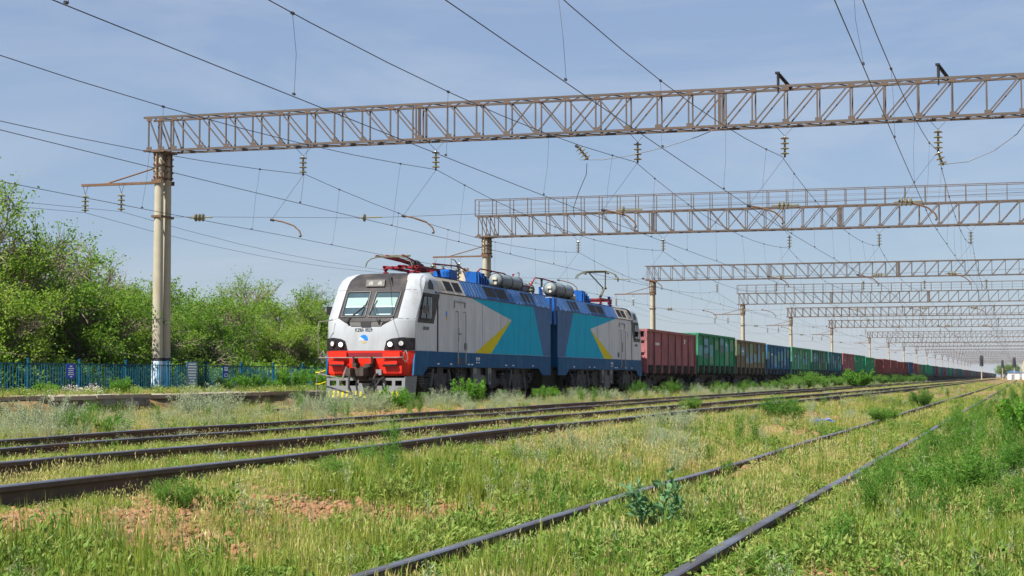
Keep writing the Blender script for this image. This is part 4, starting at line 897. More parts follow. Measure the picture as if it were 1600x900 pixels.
# posts, hump, resistor
f = MB(); f.lathe([(.05, 0), (.3, .02), (.34, .12), (.3, .32), (.2, .38)], (.62, 5.35, 4.12), n=16); f.bb(.4, .9, 5.3, 6.1, 4.12, 4.52); lb('air_intake_hump', f, M['blue'])
f = MB(); f.tube([(0, 8.1, RZ), (0, 8.1, 5.08), (0, 8.5, 5.06), (0, 8.75, 4.95)], .022, n=6); lb('roof_mast', f, M['steel'])
ins_post(0, 8.85, RZ, .8, 6); ins_post(0, 6.15, RZ, .62, 5); ins_post(0, 7.2, RZ, .6, 4)
f = MB()
for k in range(7): f.bb(-.35, .35, 9.4 + k * .22, 9.54 + k * .22, 4.2, 4.62); f.cyl((0, 9.47 + k * .22, 4.62), (0, 9.47 + k * .22, 4.74), .07, n=8)
f.bb(-.4, .4, 9.3, 11.0, 4.15, 4.22); lb('resistor_bank', f, M['beige'])
f = MB(); f.cyl((-.1, 9.9, 4.6), (-.1, 9.9, 4.86), .16, n=12); lb('capacitor', f, M['cream'])
for mi_, y0 in ((0, 8.36), (1, 23.40)):
    f = MB()
    if mi_ == 0: pr_ = [(y0, 4.15), (y0, 4.62), (y0 + .3, 4.64), (y0 + 1.25, 4.5), (y0 + 1.4, 4.15)]
    else: pr_ = [(y0, 4.15), (y0, 4.70), (y0 + .5, 4.68), (y0 + 1.3, 4.4), (y0 + 1.5, 4.15)]
    f.prism(pr_, .45, .86, 'X')
    for k in range(5): f.bb(.86, .93, y0 + .06 + k * .29, y0 + .15 + k * .29, 4.15, 4.60 - .05 * max(0, k - 2) * 2)
    lb('fin_cover', f, M['blue'])
def tank(y0, y1, x, z, r):
    f = MB(); f.lathe([(.02, y0 - .07), (r * .6, y0 - .05), (r * .92, y0 + .02), (r, y0 + .1), (r, y1 - .1), (r * .92, y1 - .02), (r * .6, y1 + .05), (.02, y1 + .07)], (x, 0, z), 'Y', 20); t = lb('air_tank', f, M['ltgrey'], True)
    f = MB()
    for q in (y0 + .10, (y0 + y1) / 2, y1 - .1): f.lathe([(r, q - .025), (r + .018, q - .025), (r + .018, q + .025), (r, q + .025)], (x, 0, z), 'Y', 20)
    lb('tank_band', f, M['black'], False, t); f = MB(); f.bb(x - .08, x + .1, y0 - .12, y0 - .02, z + .02, z + .12); f.cyl((x + .05, y0 - .12, z - .1), (x + .05, y0, z - .1), .06); lb('tank_fitting', f, M['cream'], False, t)
    f = MB(); f.bb(x - .25, x + .25, y0 + .3, y0 + .5, 4.12, z - r * .8); f.bb(x - .25, x + .25, y1 - .5, y1 - .3, 4.12, z - r * .8); lb('tank_saddle', f, M['black'], False, t)
tank(11.65, 14.5, .52, 4.50, .27); tank(19.3, 22.2, .52, 4.56, .29); tank(17.6, 19.6, -.45, 4.55, .24)
f = MB(); f.bb(.3, .8, 16.6, 18.2, 4.12, 4.22); f.cyl((.3, 18.6, 4.12), (.3, 18.6, 4.62), .06, n=10); lb('roof_valve', f, M['blue']); f = MB(); f.cyl((.35, 18.75, 4.15), (.35, 18.75, 4.6), .05, n=10); lb('white_cylinder', f, M['inkw'])
f = MB(); f.cyl((.2, 15.88, 4.15), (.2, 15.88, 5.05), .025, n=8); f.tube([(.2, 15.88, 5.03), (.2, 15.65, 5.05), (.2, 15.6, 5.0)], .018, n=5); f.cyl((.2, 15.88, 4.15), (.2, 15.88, 4.4), .07, n=8); lb('roof_mast', f, M['steel'])
ins_post(-.1, 18.6, RZ, .7, 5)
# red bus bars
for pts in ([(0, 6.15, 4.78), (0, 8.85, 4.86), (0, 10.2, 4.72)], [(0, 10.6, 4.66), (.05, 11.0, 4.80), (.05, 11.3, 4.92), (.05, 14.3, 4.92), (.05, 14.8, 4.84)], [(.1, 15.2, 4.6), (.1, 15.35, 4.95), (.1, 15.5, 4.95)], [(.1, 16.3, 4.85), (.1, 16.6, 4.8), (.0, 16.9, 4.6), (0, 18.1, 4.6), (0, 18.9, 5.02), (0, 20, 5.04), (0, 22.0, 5.0), (0, 22.6, 4.93)], [(0, 22.6, 4.7), (.1, 23.2, 4.55), (.2, 24.6, 4.5)]):
    f = MB(); f.tube(pts, .03, n=6); lb('bus_bar', f, M['darkred'])
for x, y, z in ((.05, 12.6, 4.9), (0, 19.9, 5.0), (0, 21.6, 5.0)): f = MB(); f.lathe([(.06, 0), (.06, .08)], (x, y, z - .04), n=8); lb('bar_clamp', f, M['black']); 
f = MB(); f.cyl((0, 19.9, 4.15), (0, 19.9, 5.0), .045, n=8); lb('bar_post', f, M['black'])
f = MB(); f.lathe([(.05, 22.3), (.16, 22.35), (.17, 22.7), (.1, 22.8)], (.6, 0, 4.35), 'Y', 12); f.cyl((.5, 22.1, 4.15), (.3, 22.0, 4.7), .06, n=8); lb('beige_arrester', f, M['beige'])
f = MB(); f.bb(-.5, .9, 24.9, 28, 4.13, 4.22); lb('rear_roof_tray', f, M['blue'])
# raised rear pantograph
f = MB(); f.bb(-.6, .6, 28.0, 28.12, 4.48, 4.56); f.bb(-.6, .6, 30.0, 30.1, 4.48, 4.56); f.bb(-.62, -.52, 28.0, 30.1, 4.50, 4.58); f.bb(.52, .62, 28.0, 30.1, 4.50, 4.58); f.bb(-.5, .5, 28.6, 29.6, 4.50, 4.56); lb('pantograph_base', f, M['darkred'])
for x, y in ((-.55, 28.1), (.55, 28.1), (-.55, 30.05), (.55, 30.05)): ins_post(x, y, RZ, .34, 3)
f = MB(); f.tube([(0, 30.0, 4.56), (0, 31.1, 5.20)], [.07, .055], n=8); lb('lower_arm', f, M['greenpan'])
f = MB(); f.tube([(-.05, 31.1, 5.20), (-.42, 29.6, 5.90)], .03, n=6); f.tube([(.05, 31.1, 5.20), (.42, 29.6, 5.90)], .03, n=6); f.cyl((-.12, 31.1, 5.2), (.12, 31.1, 5.2), .06, n=8); lb('upper_arm', f, M['greenpan'])
f = MB()
for dy in (-.14, .14): f.tube([(-1.0, 29.5 + dy, 5.60), (-.92, 29.5 + dy, 5.76), (-.7, 29.5 + dy, 5.86), (-.5, 29.5 + dy, 5.93), (0, 29.5 + dy, 5.945), (.5, 29.5 + dy, 5.93), (.7, 29.5 + dy, 5.86), (.92, 29.5 + dy, 5.76), (1.0, 29.5 + dy, 5.60)], .026, n=6)
f.bb(-.5, .5, 29.4, 29.6, 5.86, 5.91); f.cyl((-.55, 29.3, 5.82), (-.55, 29.7, 5.82), .04, n=8); f.cyl((.55, 29.3, 5.82), (.55, 29.7, 5.82), .04, n=8); lb('pantograph_head', f, M['greenpan'])
ins_post(.35, 30.9, RZ, .55, 4)
f = MB(); f.cyl((.4, 30.4, 4.15), (.4, 30.4, 4.75), .07, n=8); lb('roof_post', f, M['blue'])

# ------------------------------------------------------------------ gondola wagons
WX, WY0, WP = -19.2, 81.62, 13.93
HWG, WZ0, WZ1, WL = 1.56, 1.17, 3.34, 13.1
COLS = {'maroon': (.20, .055, .055), 'mauve red': (.26, .10, .105), 'green': (.02, .22, .105), 'olive brown': (.15, .14, .09), 'blue': (.015, .10, .21), 'pale green': (.05, .24, .13), 'dark green': (.035, .15, .10), 'teal': (.01, .125, .16), 'dark red': (.15, .035, .03), 'grey blue': (.10, .17, .22), 'bright green': (.012, .25, .12)}
SEQ = ['mauve red', 'green', 'olive brown', 'blue', 'pale green', 'dark green', 'teal', 'mauve red', 'bright green', 'bright green', 'dark red', 'maroon', 'maroon', 'maroon', 'dark red', 'blue', 'maroon', 'olive brown', 'dark green', 'bright green', 'bright green', 'teal', 'dark red', 'grey blue', 'teal', 'maroon', 'grey blue', 'dark green', 'bright green', 'teal', 'grey blue', 'maroon', 'dark green', 'teal', 'teal']
POSTY = [.10 + i * (WL - .2) / 7 for i in range(8)]
W = {}
def wm(name, m, mats): W[name] = m.mesh(name, mats); return W[name]
f = MB(); f.bb(-HWG + .09, HWG - .09, .06, WL - .06, 1.12, 1.22); f.bb(-HWG + .05, -HWG + .09, .05, WL - .05, WZ0 + .02, WZ1 - .05); wm('floor', f, M['wagon'])
f = MB(); p0, p1 = POSTY[0], POSTY[1]; wd = p1 - p0
f.bb(HWG - .10, HWG - .07, .0, wd, 1.5, WZ1 - .08)
for k in (1, 2, 3): z = 1.5 + k * .46; f.prism([(HWG - .07, z - .03), (HWG - .055, z), (HWG - .07, z + .03)], .05, wd - .05, 'Y')
wm('side_panel', f, M['wagon'])
f = MB(); f.prism([(HWG - .08, 1.10), (HWG - .02, 1.06), (HWG, 1.2), (HWG, WZ1 - .1), (HWG - .08, WZ1 - .06)], -.085, .085, 'Y'); wm('side_post', f, M['wagon'])
f = MB(); f.bb(-HWG, HWG, 0, .10, 1.2, WZ1 - .1)
for z in (1.62, 2.22, 2.82): f.bb(-HWG + .1, HWG - .1, -.09, 0, z - .07, z + .07)
for x in (-HWG + .06, HWG - .06): f.bb(x - .07, x + .07, -.07, .02, 1.1, WZ1 - .08)
for x in (-.7, .7): f.cyl((x, -.12, 1.3), (x, -.12, 2.9), .015, n=5)
wm('end_wall', f, M['wagon'])
f = MB(); f.prism([(HWG - .12, WZ1 - .12), (HWG + .03, WZ1 - .12), (HWG + .03, WZ1), (HWG - .12, WZ1)], 0, WL, 'Y'); f.prism([(-HWG + .12, WZ1 - .12), (-HWG - .03, WZ1 - .12), (-HWG - .03, WZ1), (-HWG + .12, WZ1)], 0, WL, 'Y'); f.bb(-HWG, HWG, -.02, .12, WZ1 - .11, WZ1 - .003); f.bb(-HWG, HWG, WL - .12, WL + .02, WZ1 - .11, WZ1 - .003); wm('top_rail', f, M['wagon'])
f = MB(); f.bb(HWG - .14, HWG - .10, .0, wd, 1.16, 1.5)
for e in (.35, .75, 1.15, 1.5): f.bb(HWG - .12, HWG - .03, e - .04, e + .04, 1.12, 1.52); f.cyl((HWG - .05, e - .1, 1.38), (HWG - .05, e + .12, 1.30), .035, n=6)
wm('drop_hatch', f, M['under'])
f = MB(); f.bb(-.3, .3, -.35, WL + .35, .62, 1.12); f.bb(-.9, .9, 3.6, WL - 3.6, .80, 1.12); f.bb(.5, .95, 4.2, 5.2, .5, .9); f.bb(.6, 1.0, 7.6, 8.6, .45, .9); f.bb(-HWG + .15, HWG - .15, .1, .5, .95, 1.15); f.bb(-HWG + .15, HWG - .15, WL - .5, WL - .1, .95, 1.15)
for k in range(1, 7): f.bb(-HWG + .12, HWG - .12, POSTY[k] - .1, POSTY[k] + .1, .98, 1.14)
f.bb(-.2, .2, -.45, -.3, .9, 1.2); f.bb(-.2, .2, WL + .3, WL + .45, .9, 1.2); f.cyl((.6, 5.5, .8), (.6, 7.0, .8), .2, n=10); wm('underframe', f, M['under'])
f = MB()
for s in (-1, 1): f.prism([(-1.25, .62), (-.9, .70), (-.35, .82), (.35, .82), (.9, .70), (1.25, .62), (1.2, .38), (.75, .36), (.4, .22), (-.4, .22), (-.75, .36), (-1.2, .38)], s * 1.0, s * 1.14, 'X')
f.bb(-1.0, 1.0, -.2, .2, .4, .8); wm('bogie', f, M['under'])
f = MB()
for s in (-1, 1): f.cyl((s * .70, 0, .475), (s * .85, 0, .475), .475, n=20)
f.cyl((-1.2, 0, .475), (1.2, 0, .475), .09, n=8); wm('wheelset', f, M['under'])
# one-piece body and gear for the wagons too far off to show their parts
def joined(names, extra):
    f = MB()
    for nm, dx, dy, ry in extra:
        me = W[nm]; vs = [Vector(v.co) for v in me.vertices]
        if ry: vs = [Vector((-v.x, -v.y, v.z)) for v in vs]
        f.add([(v.x + dx, v.y + dy, v.z) for v in vs], [tuple(p.vertices) for p in me.polygons])
    return f
ex = [('floor', 0, 0, 0), ('top_rail', 0, 0, 0), ('end_wall', 0, 0, 0), ('end_wall', 0, WL, 1)] + [('side_panel', 0, POSTY[i], 0) for i in range(7)] + [('side_post', 0, y, 0) for y in POSTY]
FARB = joined(None, ex).mesh('body', M['wagon'], fix=False)
ex = [('underframe', 0, 0, 0), ('bogie', 0, 2.2, 0), ('bogie', 0, WL - 2.2, 0)] + [('drop_hatch', 0, POSTY[i], 0) for i in range(7)] + [('wheelset', 0, y, 0) for y in (1.28, 3.12, WL - 3.12, WL - 1.28)]
FARG = joined(None, ex).mesh('running_gear', M['under'], fix=False)
nw = 103
for i in range(nw):
    cn = SEQ[i] if i < len(SEQ) else rnd.choice(['maroon', 'dark red', 'teal', 'dark green', 'bright green', 'grey blue', 'maroon'])
    j = rnd.uniform(1.15, 1.5); c = tuple(min(1, q * j * rnd.uniform(.95, 1.05)) for q in COLS[cn]) + (1,)
    wy = WY0 + WP * i; zs = 1.0 if i else .985
    if i == 1: zs = 1.03
    t = empty('gondola_wagon', (WX, wy, 0)); o_ord = 'first' if i == 0 else ORD[i]
    tag(t, '%s open gondola wagon, %s behind the locomotive' % (cn, o_ord), 'freight wagon', 'gondola wagons of the train')
    def put(nm, x=0, y=0, z=0, rot=None, name=None, par=None, scl=None):
        o = link(name or nm, W[nm], par or t, (x, y, z), rot, scl); o.color = c; return o
    if i < 10:
        put('floor'); put('top_rail'); put('end_wall'); put('end_wall', 0, WL, 0, (0, 0, math.pi)); put('underframe')
        for k in range(7):
            pn = put('side_panel', 0, POSTY[k])
            put('drop_hatch', 0, POSTY[k])
        for y in POSTY: put('side_post', 0, y); 
        for y in (2.2, WL - 2.2):
            bo = put('bogie', 0, y)
            put('wheelset', 0, -.92, 0, None, None, bo); put('wheelset', 0, .92, 0, None, None, bo)
    else:
        o = link('body', FARB, t); o.color = c; o = link('running_gear', FARG, t)
    t.scale = (1, 1, zs if i < 2 else rnd.choice([1, 1, .985, 1.015, .97]))
    # repaint patches on the second to fourth and the fifth, sixth wagon
    if i in (1, 2, 3, 4, 5, 6):
        for k in range(7):
            for q in range(rnd.choice([1, 2, 2])):
                y0 = POSTY[k] + .16 + rnd.uniform(0, .3); y1 = POSTY[k + 1] - .16 - rnd.uniform(0, .35); z0 = rnd.uniform(1.6, 2.6); z1 = min(3.2, z0 + rnd.uniform(.35, .9))
                f = MB(); f.bb(HWG - .07, HWG - .052 + q * .003, y0, y1, z0, z1); f.obj('repaint_patch', M[rnd.choice(['patchblue', 'patchblue', 'patchdark', 'patchgreen'])], t)
    if i < 10:
        f = MB()
        for z in (2.95, 2.86, 2.77): f.bb(HWG - .055, HWG - .049, POSTY[5] + .6, POSTY[5] + .85 + rnd.uniform(0, .3), z - .03, z + .03)
        for k in range(4): f.bb(HWG - .055, HWG - .049, POSTY[1] + .35 + k * .25, POSTY[1] + .52 + k * .25, 2.55, 2.68)
        f.obj('white_lettering', M['inkw'], t)
# ------------------------------------------------------------------ fence with signs
FX = -28.95
fe = empty('fence', (FX, 40, .34)); tag(fe, 'blue painted steel bar fence along the back of the platform', 'fence')
inv = Matrix.Translation((-FX, -40, -.34))
f = MB(); f.bb(-.011, .011, -.011, .011, 0, 1.0); BAR = f.mesh('bar', M['fence'])
f = MB(); f.bb(-.03, .03, -.03, .03, -.25, 1.10); f.bb(-.038, .038, -.038, .038, 1.10, 1.13); POST = f.mesh('post', M['fence'])
y = 30.0; pi = 0
while y < 84:
    p = link('post', POST, fe, (FX, y, .34)); p.matrix_parent_inverse = inv
    gap = 62.2 < y < 63.0
    for z in (.95, .12):
        m = MB(); m.bb(FX - .015, FX + .015, y + .03, y + 2.9, .34 + z, .34 + z + .03); m.obj('rail', M['fence'], fe).matrix_parent_inverse = inv
    for k in range(1, 19):
        yb = y + k * 2.93 / 19
        if 62.7 < yb < 63.6: continue
        b = link('bar', BAR, fe, (FX, yb, .30), (rnd.uniform(-.012, .012), rnd.uniform(-.02, .02), 0)); b.matrix_parent_inverse = inv
    y += 2.93; pi += 1
def sign(name, label, y0, y1, z0, z1, matp, rows, ink, frame=None):
    s = empty(name, (FX + .03, (y0 + y1) / 2, z0)); tag(s, label, 'sign'); h, wd = z1 - z0, y1 - y0
    m = MB(); m.bb(0, .012, -wd / 2, wd / 2, 0, h); m.obj('plate', matp, s)
    if frame:
        m = MB(); e = .012
        for (a, b, c, d) in ((-wd / 2, wd / 2, 0, e), (-wd / 2, wd / 2, h - e, h), (-wd / 2, -wd / 2 + e, 0, h), (wd / 2 - e, wd / 2, 0, h)): m.bb(.012, .016, a, b, c, d)
        m.obj('border', frame, s)
    for (z, a, b, hh, parts) in rows:             # lines of small lettering
        m = MB(); x = a
        while x < b - .01:
            l = min(b - x, (b - a) / parts * rnd.uniform(.6, 1.1)); m.bb(.012, .017, x, x + l, z - hh / 2, z + hh / 2); x += l + .012
        m.obj('text_line', ink, s)
    return s
sign('notice_sign', 'blue notice sign with six white text lines on the fence', 46.74, 47.27, .84, 1.31, M['signblue'], [(.39, -.07, .08, .035, 1), (.32, -.17, .17, .03, 2), (.255, -.15, .15, .03, 2), (.19, -.16, .15, .03, 3), (.125, -.18, .17, .03, 2), (.06, -.06, .08, .035, 1)], M['inkw'], None)
sign('notice_sign', 'tall weathered teal board with rows of white lettering beside the nearest gantry pole', 54.75, 55.6, .52, 1.44, M['signgrey'], [(.84, -.26, .30, .05, 2), (.74, -.30, .34, .05, 3), (.64, -.32, .34, .05, 3), (.54, -.30, .32, .05, 3), (.44, -.28, .30, .05, 3), (.34, -.24, .30, .05, 2), (.24, -.16, .20, .05, 2), (.14, -.26, .26, .045, 3)], M['inkw'])
sign('notice_sign', 'small blue sign with white pictogram boxes on the fence', 57.72, 58.14, .84, 1.29, M['signblue'], [(.40, -.15, .16, .05, 3), (.32, -.16, .16, .08, 3), (.17, -.14, .15, .03, 1), (.12, -.14, -.09, .06, 1), (.12, .10, .15, .06, 1), (.07, -.14, .15, .03, 1)], M['inkw'])
sign('notice_sign', 'maroon sign with two white squares beside the locomotive front', 67.3, 67.95, .80, 1.30, M['signred'], [(.36, -.18, .18, .14, 2), (.20, -.18, .18, .12, 1)], M['inkw'])
# rail-side warning tags left of the plow: yellow step irons belong to the loco front
for z in (.66, 1.02):
    m = MB(); m.bb(-1.66, -1.5, -.02, .08, z, z + .03); m.cyl((-1.52, .04, z + .02), (-1.38, .15, z + .08), .014, n=5); m.obj('yellow_step', M['yellow'], loco)

# ------------------------------------------------------------------ far things on the right: signals, hut, grove
def signal(label, x, y, h):
    s = empty('signal_mast', (x, y, -.25)); tag(s, label, 'railway signal', 'colour-light signals')
    m = MB(); m.cyl((0, 0, 0), (0, 0, h), .14, .11, n=10); m.obj('mast', M['concrete'], s)
    m = MB(); m.prism([(-.42, h - .2), (.42, h - .2), (.42, h + 1.9), (.2, h + 2.3), (-.2, h + 2.3), (-.42, h + 1.9)], -.06, .06, 'Y'); hd = m.obj('signal_head', M['poleblack'], s)
    for k in range(3): m = MB(); m.cyl((0, -.1, h + .2 + k * .65), (0, -.5, h + .2 + k * .65), .19, n=10); m.obj('lamp_hood', M['poleblack'], hd)
    m = MB(); m.cyl((0, -.07, h + .85), (0, -.12, h + .85), .13, n=10); m.obj('red_lens', M['darkred'], hd)
signal('tallest black railway signal on a pale mast, beside the far wagons', -7.75, 392, 3.7)
signal('middle black railway signal on a concrete mast, in front of the far grove', -4.6, 560, 4.2)
signal('black railway signal standing in front of the far white hut', -.75, 430, 3.6)
h = empty('trackside_hut', (-1.6, 640, -.25)); tag(h, 'small whitewashed trackside hut with blue roof edge far down the line', 'building')
m = MB(); m.bb(-1.9, 2.2, 0, 5, 0, 2.6); m.obj('wall', M['whitewall'], h); m = MB(); m.prism([(-2.2, 2.6), (2.5, 2.6), (2.5, 2.85), (.2, 3.6), (-2.2, 2.85)], -.3, 5.3, 'Y'); m.obj('roof', M['slate'], h); m = MB(); m.bb(-.6, .3, -.03, .02, 0.02, 2.0); m.obj('door', M['plow'], h)
h2 = empty('trackside_hut', (2.9, 640, -.25)); tag(h2, 'second white hut at the frame edge beside the far whitewashed one', 'building')
m = MB(); m.bb(-1.2, 1.6, 0, 4, 0, 2.5); m.obj('wall', M['whitewall'], h2); m = MB(); m.bb(-1.4, 1.8, -.2, 4.2, 2.5, 2.7); m.obj('roof', M['slate'], h2)

# ------------------------------------------------------------------ trees
def leaf_quads(C, Ln, Wd, D, flat=.3):
    """C centres (n,3), D preferred directions; returns verts, quads (kite shaped leaves)"""
    n = len(C); d = D + rng.normal(0, .55, (n, 3)); d /= np.linalg.norm(d, axis=1)[:, None] + 1e-9
    u = rng.normal(0, 1, (n, 3)); u[:, 2] += flat * 3; s = np.cross(d, u); s /= np.linalg.norm(s, axis=1)[:, None] + 1e-9
    L = (Ln * rng.uniform(.6, 1.3, n))[:, None]; Wc = (Wd * rng.uniform(.7, 1.2, n))[:, None]
    nn = np.cross(s, d)
    V = np.stack([C, C + d * L * .45 + s * Wc + nn * L * .06, C + d * L, C + d * L * .45 - s * Wc + nn * L * .06], 1).reshape(-1, 3)
    return V, np.arange(n * 4).reshape(-1, 4)
def grow_tree(seed, H, spread, nleaf, leaf=(.13, .035), stems=3, dens_low=.8, bare=.0):
    r = random.Random(seed); segs = []; tips = []
    def branch(p, d, L, rad, lvl):
        n = 4 if lvl < 2 else 3; pts = [p]; rr = [rad]
        for i in range(n):
            d = (d + Vector((r.gauss(0, .16), r.gauss(0, .16), r.gauss(.04, .12)))).normalized(); p = p + d * L / n; pts.append(p); rr.append(rad * (1 - .55 * (i + 1) / n))
            if lvl < 4 and (i > 0 or lvl > 0):
                for q in range(2 if lvl < 2 else r.choice([1, 2])):
                    a = r.uniform(0, 6.28); tilt = r.uniform(.5, 1.1); o = d.orthogonal().normalized(); o.rotate(Matrix.Rotation(a, 3, d)) if False else None
                    o = Matrix.Rotation(a, 3, d) @ d.orthogonal().normalized()
                    nd = (d * math.cos(tilt) + o * math.sin(tilt) + Vector((0, 0, .12))).normalized()
                    branch(p, nd, L * r.uniform(.45, .68), rad * .5, lvl + 1)
        if lvl <= 3: segs.append((pts, rr))
        if lvl >= 2: tips.extend([(pts[i], pts[i + 1], lvl) for i in range(len(pts) - 1)])
        if lvl < 4: branch(p, d, L * .55, rad * .42, lvl + 1)
    for s in range(stems):
        a = s * 6.28 / stems + r.uniform(0, 1); t = r.uniform(.12, .42) * spread
        branch(Vector((.12 * math.cos(a), .12 * math.sin(a), -.1)), Vector((math.cos(a) * t, math.sin(a) * t, 1)).normalized(), H * r.uniform(.40, .55), H * .018, 0)
    m = MB()
    for pts, rr in segs:
        if rr[0] > .008: m.tube(pts, rr, n=5 if rr[0] > .03 else 3, caps=False)
    tr = m.mesh('trunk', M['bark'])
    A = np.array([list(a) for a, b, l in tips]); Bq = np.array([list(b) for a, b, l in tips]); lv = np.array([l for a, b, l in tips])
    pick = rng.integers(0, len(A), nleaf); t = rng.random(nleaf)[:, None]
    C = A[pick] * (1 - t) + Bq[pick] * t + rng.normal(0, .07, (nleaf, 3)); D = (Bq - A)[pick]; D /= np.linalg.norm(D, axis=1)[:, None] + 1e-9; D[:, 2] -= .25
    # drop leaves in random clusters so the sky shows through
    hole = np.array([noise.noise(Vector(c) * 1.1 + Vector((seed * 3.1, 0, 0))) for c in C]); C = C[hole > -.22 + bare]; D = D[hole > -.22 + bare]
    V, Q = leaf_quads(C, leaf[0], leaf[1], D); cr = np_mesh('crown', V, Q, M['l_tree'])
    top = V[:, 2].max(); return tr, cr, top
TV = [grow_tree(3, 7.0, 1.0, 26000, (.105, .03), 4, bare=.16), grow_tree(8, 6.0, 1.2, 26000, (.105, .03), 4, bare=.13), grow_tree(15, 5.0, 1.5, 32000, (.105, .032), 5, bare=.07), grow_tree(21, 5.5, 1.1, 19000, (.10, .028), 4, bare=.18), grow_tree(33, 4.2, 1.7, 32000, (.105, .032), 6, bare=.07)]
def tree(label, u_y, x, H, var, seed, grp='elm trees behind the fence'):
    tr, cr, top = TV[var]; t = empty('tree', (x, u_y, .25)); s = H / top; t.scale = (s * 1.08, s * 1.08, s); t.rotation_euler = (0, 0, seed * 1.37)
    link('trunk', tr, t); link('crown', cr, t); tag(t, label, 'tree', grp); return t
TR = [('tall airy tree at the frame edge, its crown the highest on that side', 50.3, -34.5, 8.3, 0), ('tall leafy tree just beside the frame edge tree, reaching its height', 54.6, -36.5, 7.4, 1),
      ('tree with a pointed crown between the frame edge trees and the nearest pole', 57.9, -34.8, 6.3, 3), ('lower dense tree behind the blue notice sign', 53.4, -32.6, 4.6, 4),
      ('wispy tree directly behind the nearest gantry pole', 63.2, -36.2, 4.5, 3), ('rounded tree just past the nearest gantry pole', 66.5, -34.6, 4.6, 2),
      ('leafy tree in the middle of the row behind the fence', 70.0, -36.0, 4.5, 1), ('tallest tree of the group beside the locomotive cab', 76.8, -37, 6.4, 0),
      ('dense dark tree next to the locomotive cab', 74.6, -33.8, 4.8, 2), ('thin crowned tree partly hidden by the locomotive cab', 82.5, -36.2, 6.0, 3),
      ('bushy tree low behind the small blue pictogram sign', 62.0, -32.4, 3.8, 4), ('bushy tree low behind the maroon sign', 71.5, -32.2, 3.7, 4), ('dense low tree under the frame edge tree', 47.4, -32.6, 4.4, 4),
      ('broad tree far behind the frame edge trees', 57, -43, 6.3, 1), ('broad tree far behind the tree row middle', 79, -45, 6.2, 2), ('rounded tree deep behind the nearest pole', 70, -44, 4.6, 4), ('low leafy tree right beside the nearest pole foot', 57.9, -31.9, 3.6, 2), ('tree hidden mostly behind the locomotive roof', 92, -37, 5.2, 1)]
for i, (lab, y, x, H, v) in enumerate(TR): tree(lab, y, x, H, v, i)
for i, (x, y, H) in enumerate([(-6.5, 900, 7.5), (-4.2, 905, 8.5), (-1.5, 910, 8), (-8.5, 1000, 7)]):
    tree(['far round tree of the grove at the end of the train, nearest the wagons', 'tallest far tree of the grove behind the middle signal', 'far tree between the middle signal and the white hut', 'far low tree touching the last wagon'][i], y, x, H, [2, 1, 4, 2][i], i + 40, 'far grove at the end of the line')

# ------------------------------------------------------------------ plants: prototypes
def blades(n, h, rad, w, lean, seg=3, droop=.25):
    vs, fs = [], []
    for i in range(n):
        a = rng.uniform(0, 6.283); rr = rad * math.sqrt(rng.random()); bx, by = rr * math.cos(a), rr * math.sin(a)
        az = rng.uniform(0, 6.283); ln = abs(rng.normal(0, lean)); hh = h * rng.uniform(.5, 1.15); ww = w * rng.uniform(.6, 1.2); sx, sy = -math.sin(az), math.cos(az)
        b = len(vs)
        for k in range(seg + 1):
            t = k / seg; o = ln * hh * (t + droop * t * t * 2); z = hh * (t - droop * .6 * t * t * (ln > .3)); q = ww * (1 - t) ** .7
            px, py = bx + math.cos(az) * o, by + math.sin(az) * o
            if k < seg: vs += [(px + sx * q, py + sy * q, z), (px - sx * q, py - sy * q, z)]
            else: vs.append((px, py, z))
        for k in range(seg - 1): fs.append((b + 2 * k, b + 2 * k + 1, b + 2 * k + 3, b + 2 * k + 2))
        k = seg - 1; fs.append((b + 2 * k, b + 2 * k + 1, b + 2 * seg))
    return vs, fs
def proto(name, vs, fs, m):
    me = bpy.data.meshes.new(name); me.from_pydata(vs, [], fs); me.materials.append(m); me.update(); return bpy.data.objects.new(name, me)
def leafy(n, h, rad, L, Wd, up=.5, stemmed=True):
    C = np.zeros((n, 3)); a = rng.uniform(0, 6.283, n); rr = rad * np.sqrt(rng.random(n)); C[:, 0] = rr * np.cos(a); C[:, 1] = rr * np.sin(a)
    C[:, 2] = h * rng.random(n) ** .8 * (1 - .5 * (rr / rad) ** 2); D = np.stack([np.cos(a), np.sin(a), np.full(n, up)], 1)
    V, Q = leaf_quads(C, L, Wd, D, .5); return V.tolist(), Q.tolist()
def stems(ns, h, rad, L, Wd, per, lean=.25, sw=.004, up=1.0):
    """upright stems carrying small leaves (sage, kochia, shrubs)"""
    vs, fs = [], []; Cs, Ds = [], []
    for i in range(ns):
        a = rng.uniform(0, 6.283); b0 = rad * .35 * math.sqrt(rng.random()); ln = lean * rng.random() ** .6; hh = h * rng.uniform(.55, 1.1) * (1 - .35 * ln / max(lean, .01))
        p0 = np.array([b0 * math.cos(a), b0 * math.sin(a), 0]); az = a + rng.normal(0, .5); d = np.array([math.cos(az) * ln, math.sin(az) * ln, 1.0]); p1 = p0 + d * hh
        s = np.array([-math.sin(az), math.cos(az), 0]) * sw; b = len(vs); vs += [tuple(p0 + s), tuple(p0 - s), tuple(p1 - s * .3), tuple(p1 + s * .3)]; fs.append((b, b + 1, b + 2, b + 3))
        t = .15 + .85 * rng.random(per) ** .8; C = p0 + d * hh * t[:, None] + rng.normal(0, .012 + .02 * h, (per, 3)) * np.array([1, 1, .5]); Cs.append(C); aa = rng.uniform(0, 6.283, per); Ds.append(np.stack([np.cos(aa) * .8, np.sin(aa) * .8, np.full(per, up)], 1))
    V, Q = leaf_quads(np.concatenate(Cs), L, Wd, np.concatenate(Ds), .2); b = len(vs)
    return vs + V.tolist(), fs + [tuple(q + b for q in k) for k in Q.tolist()]
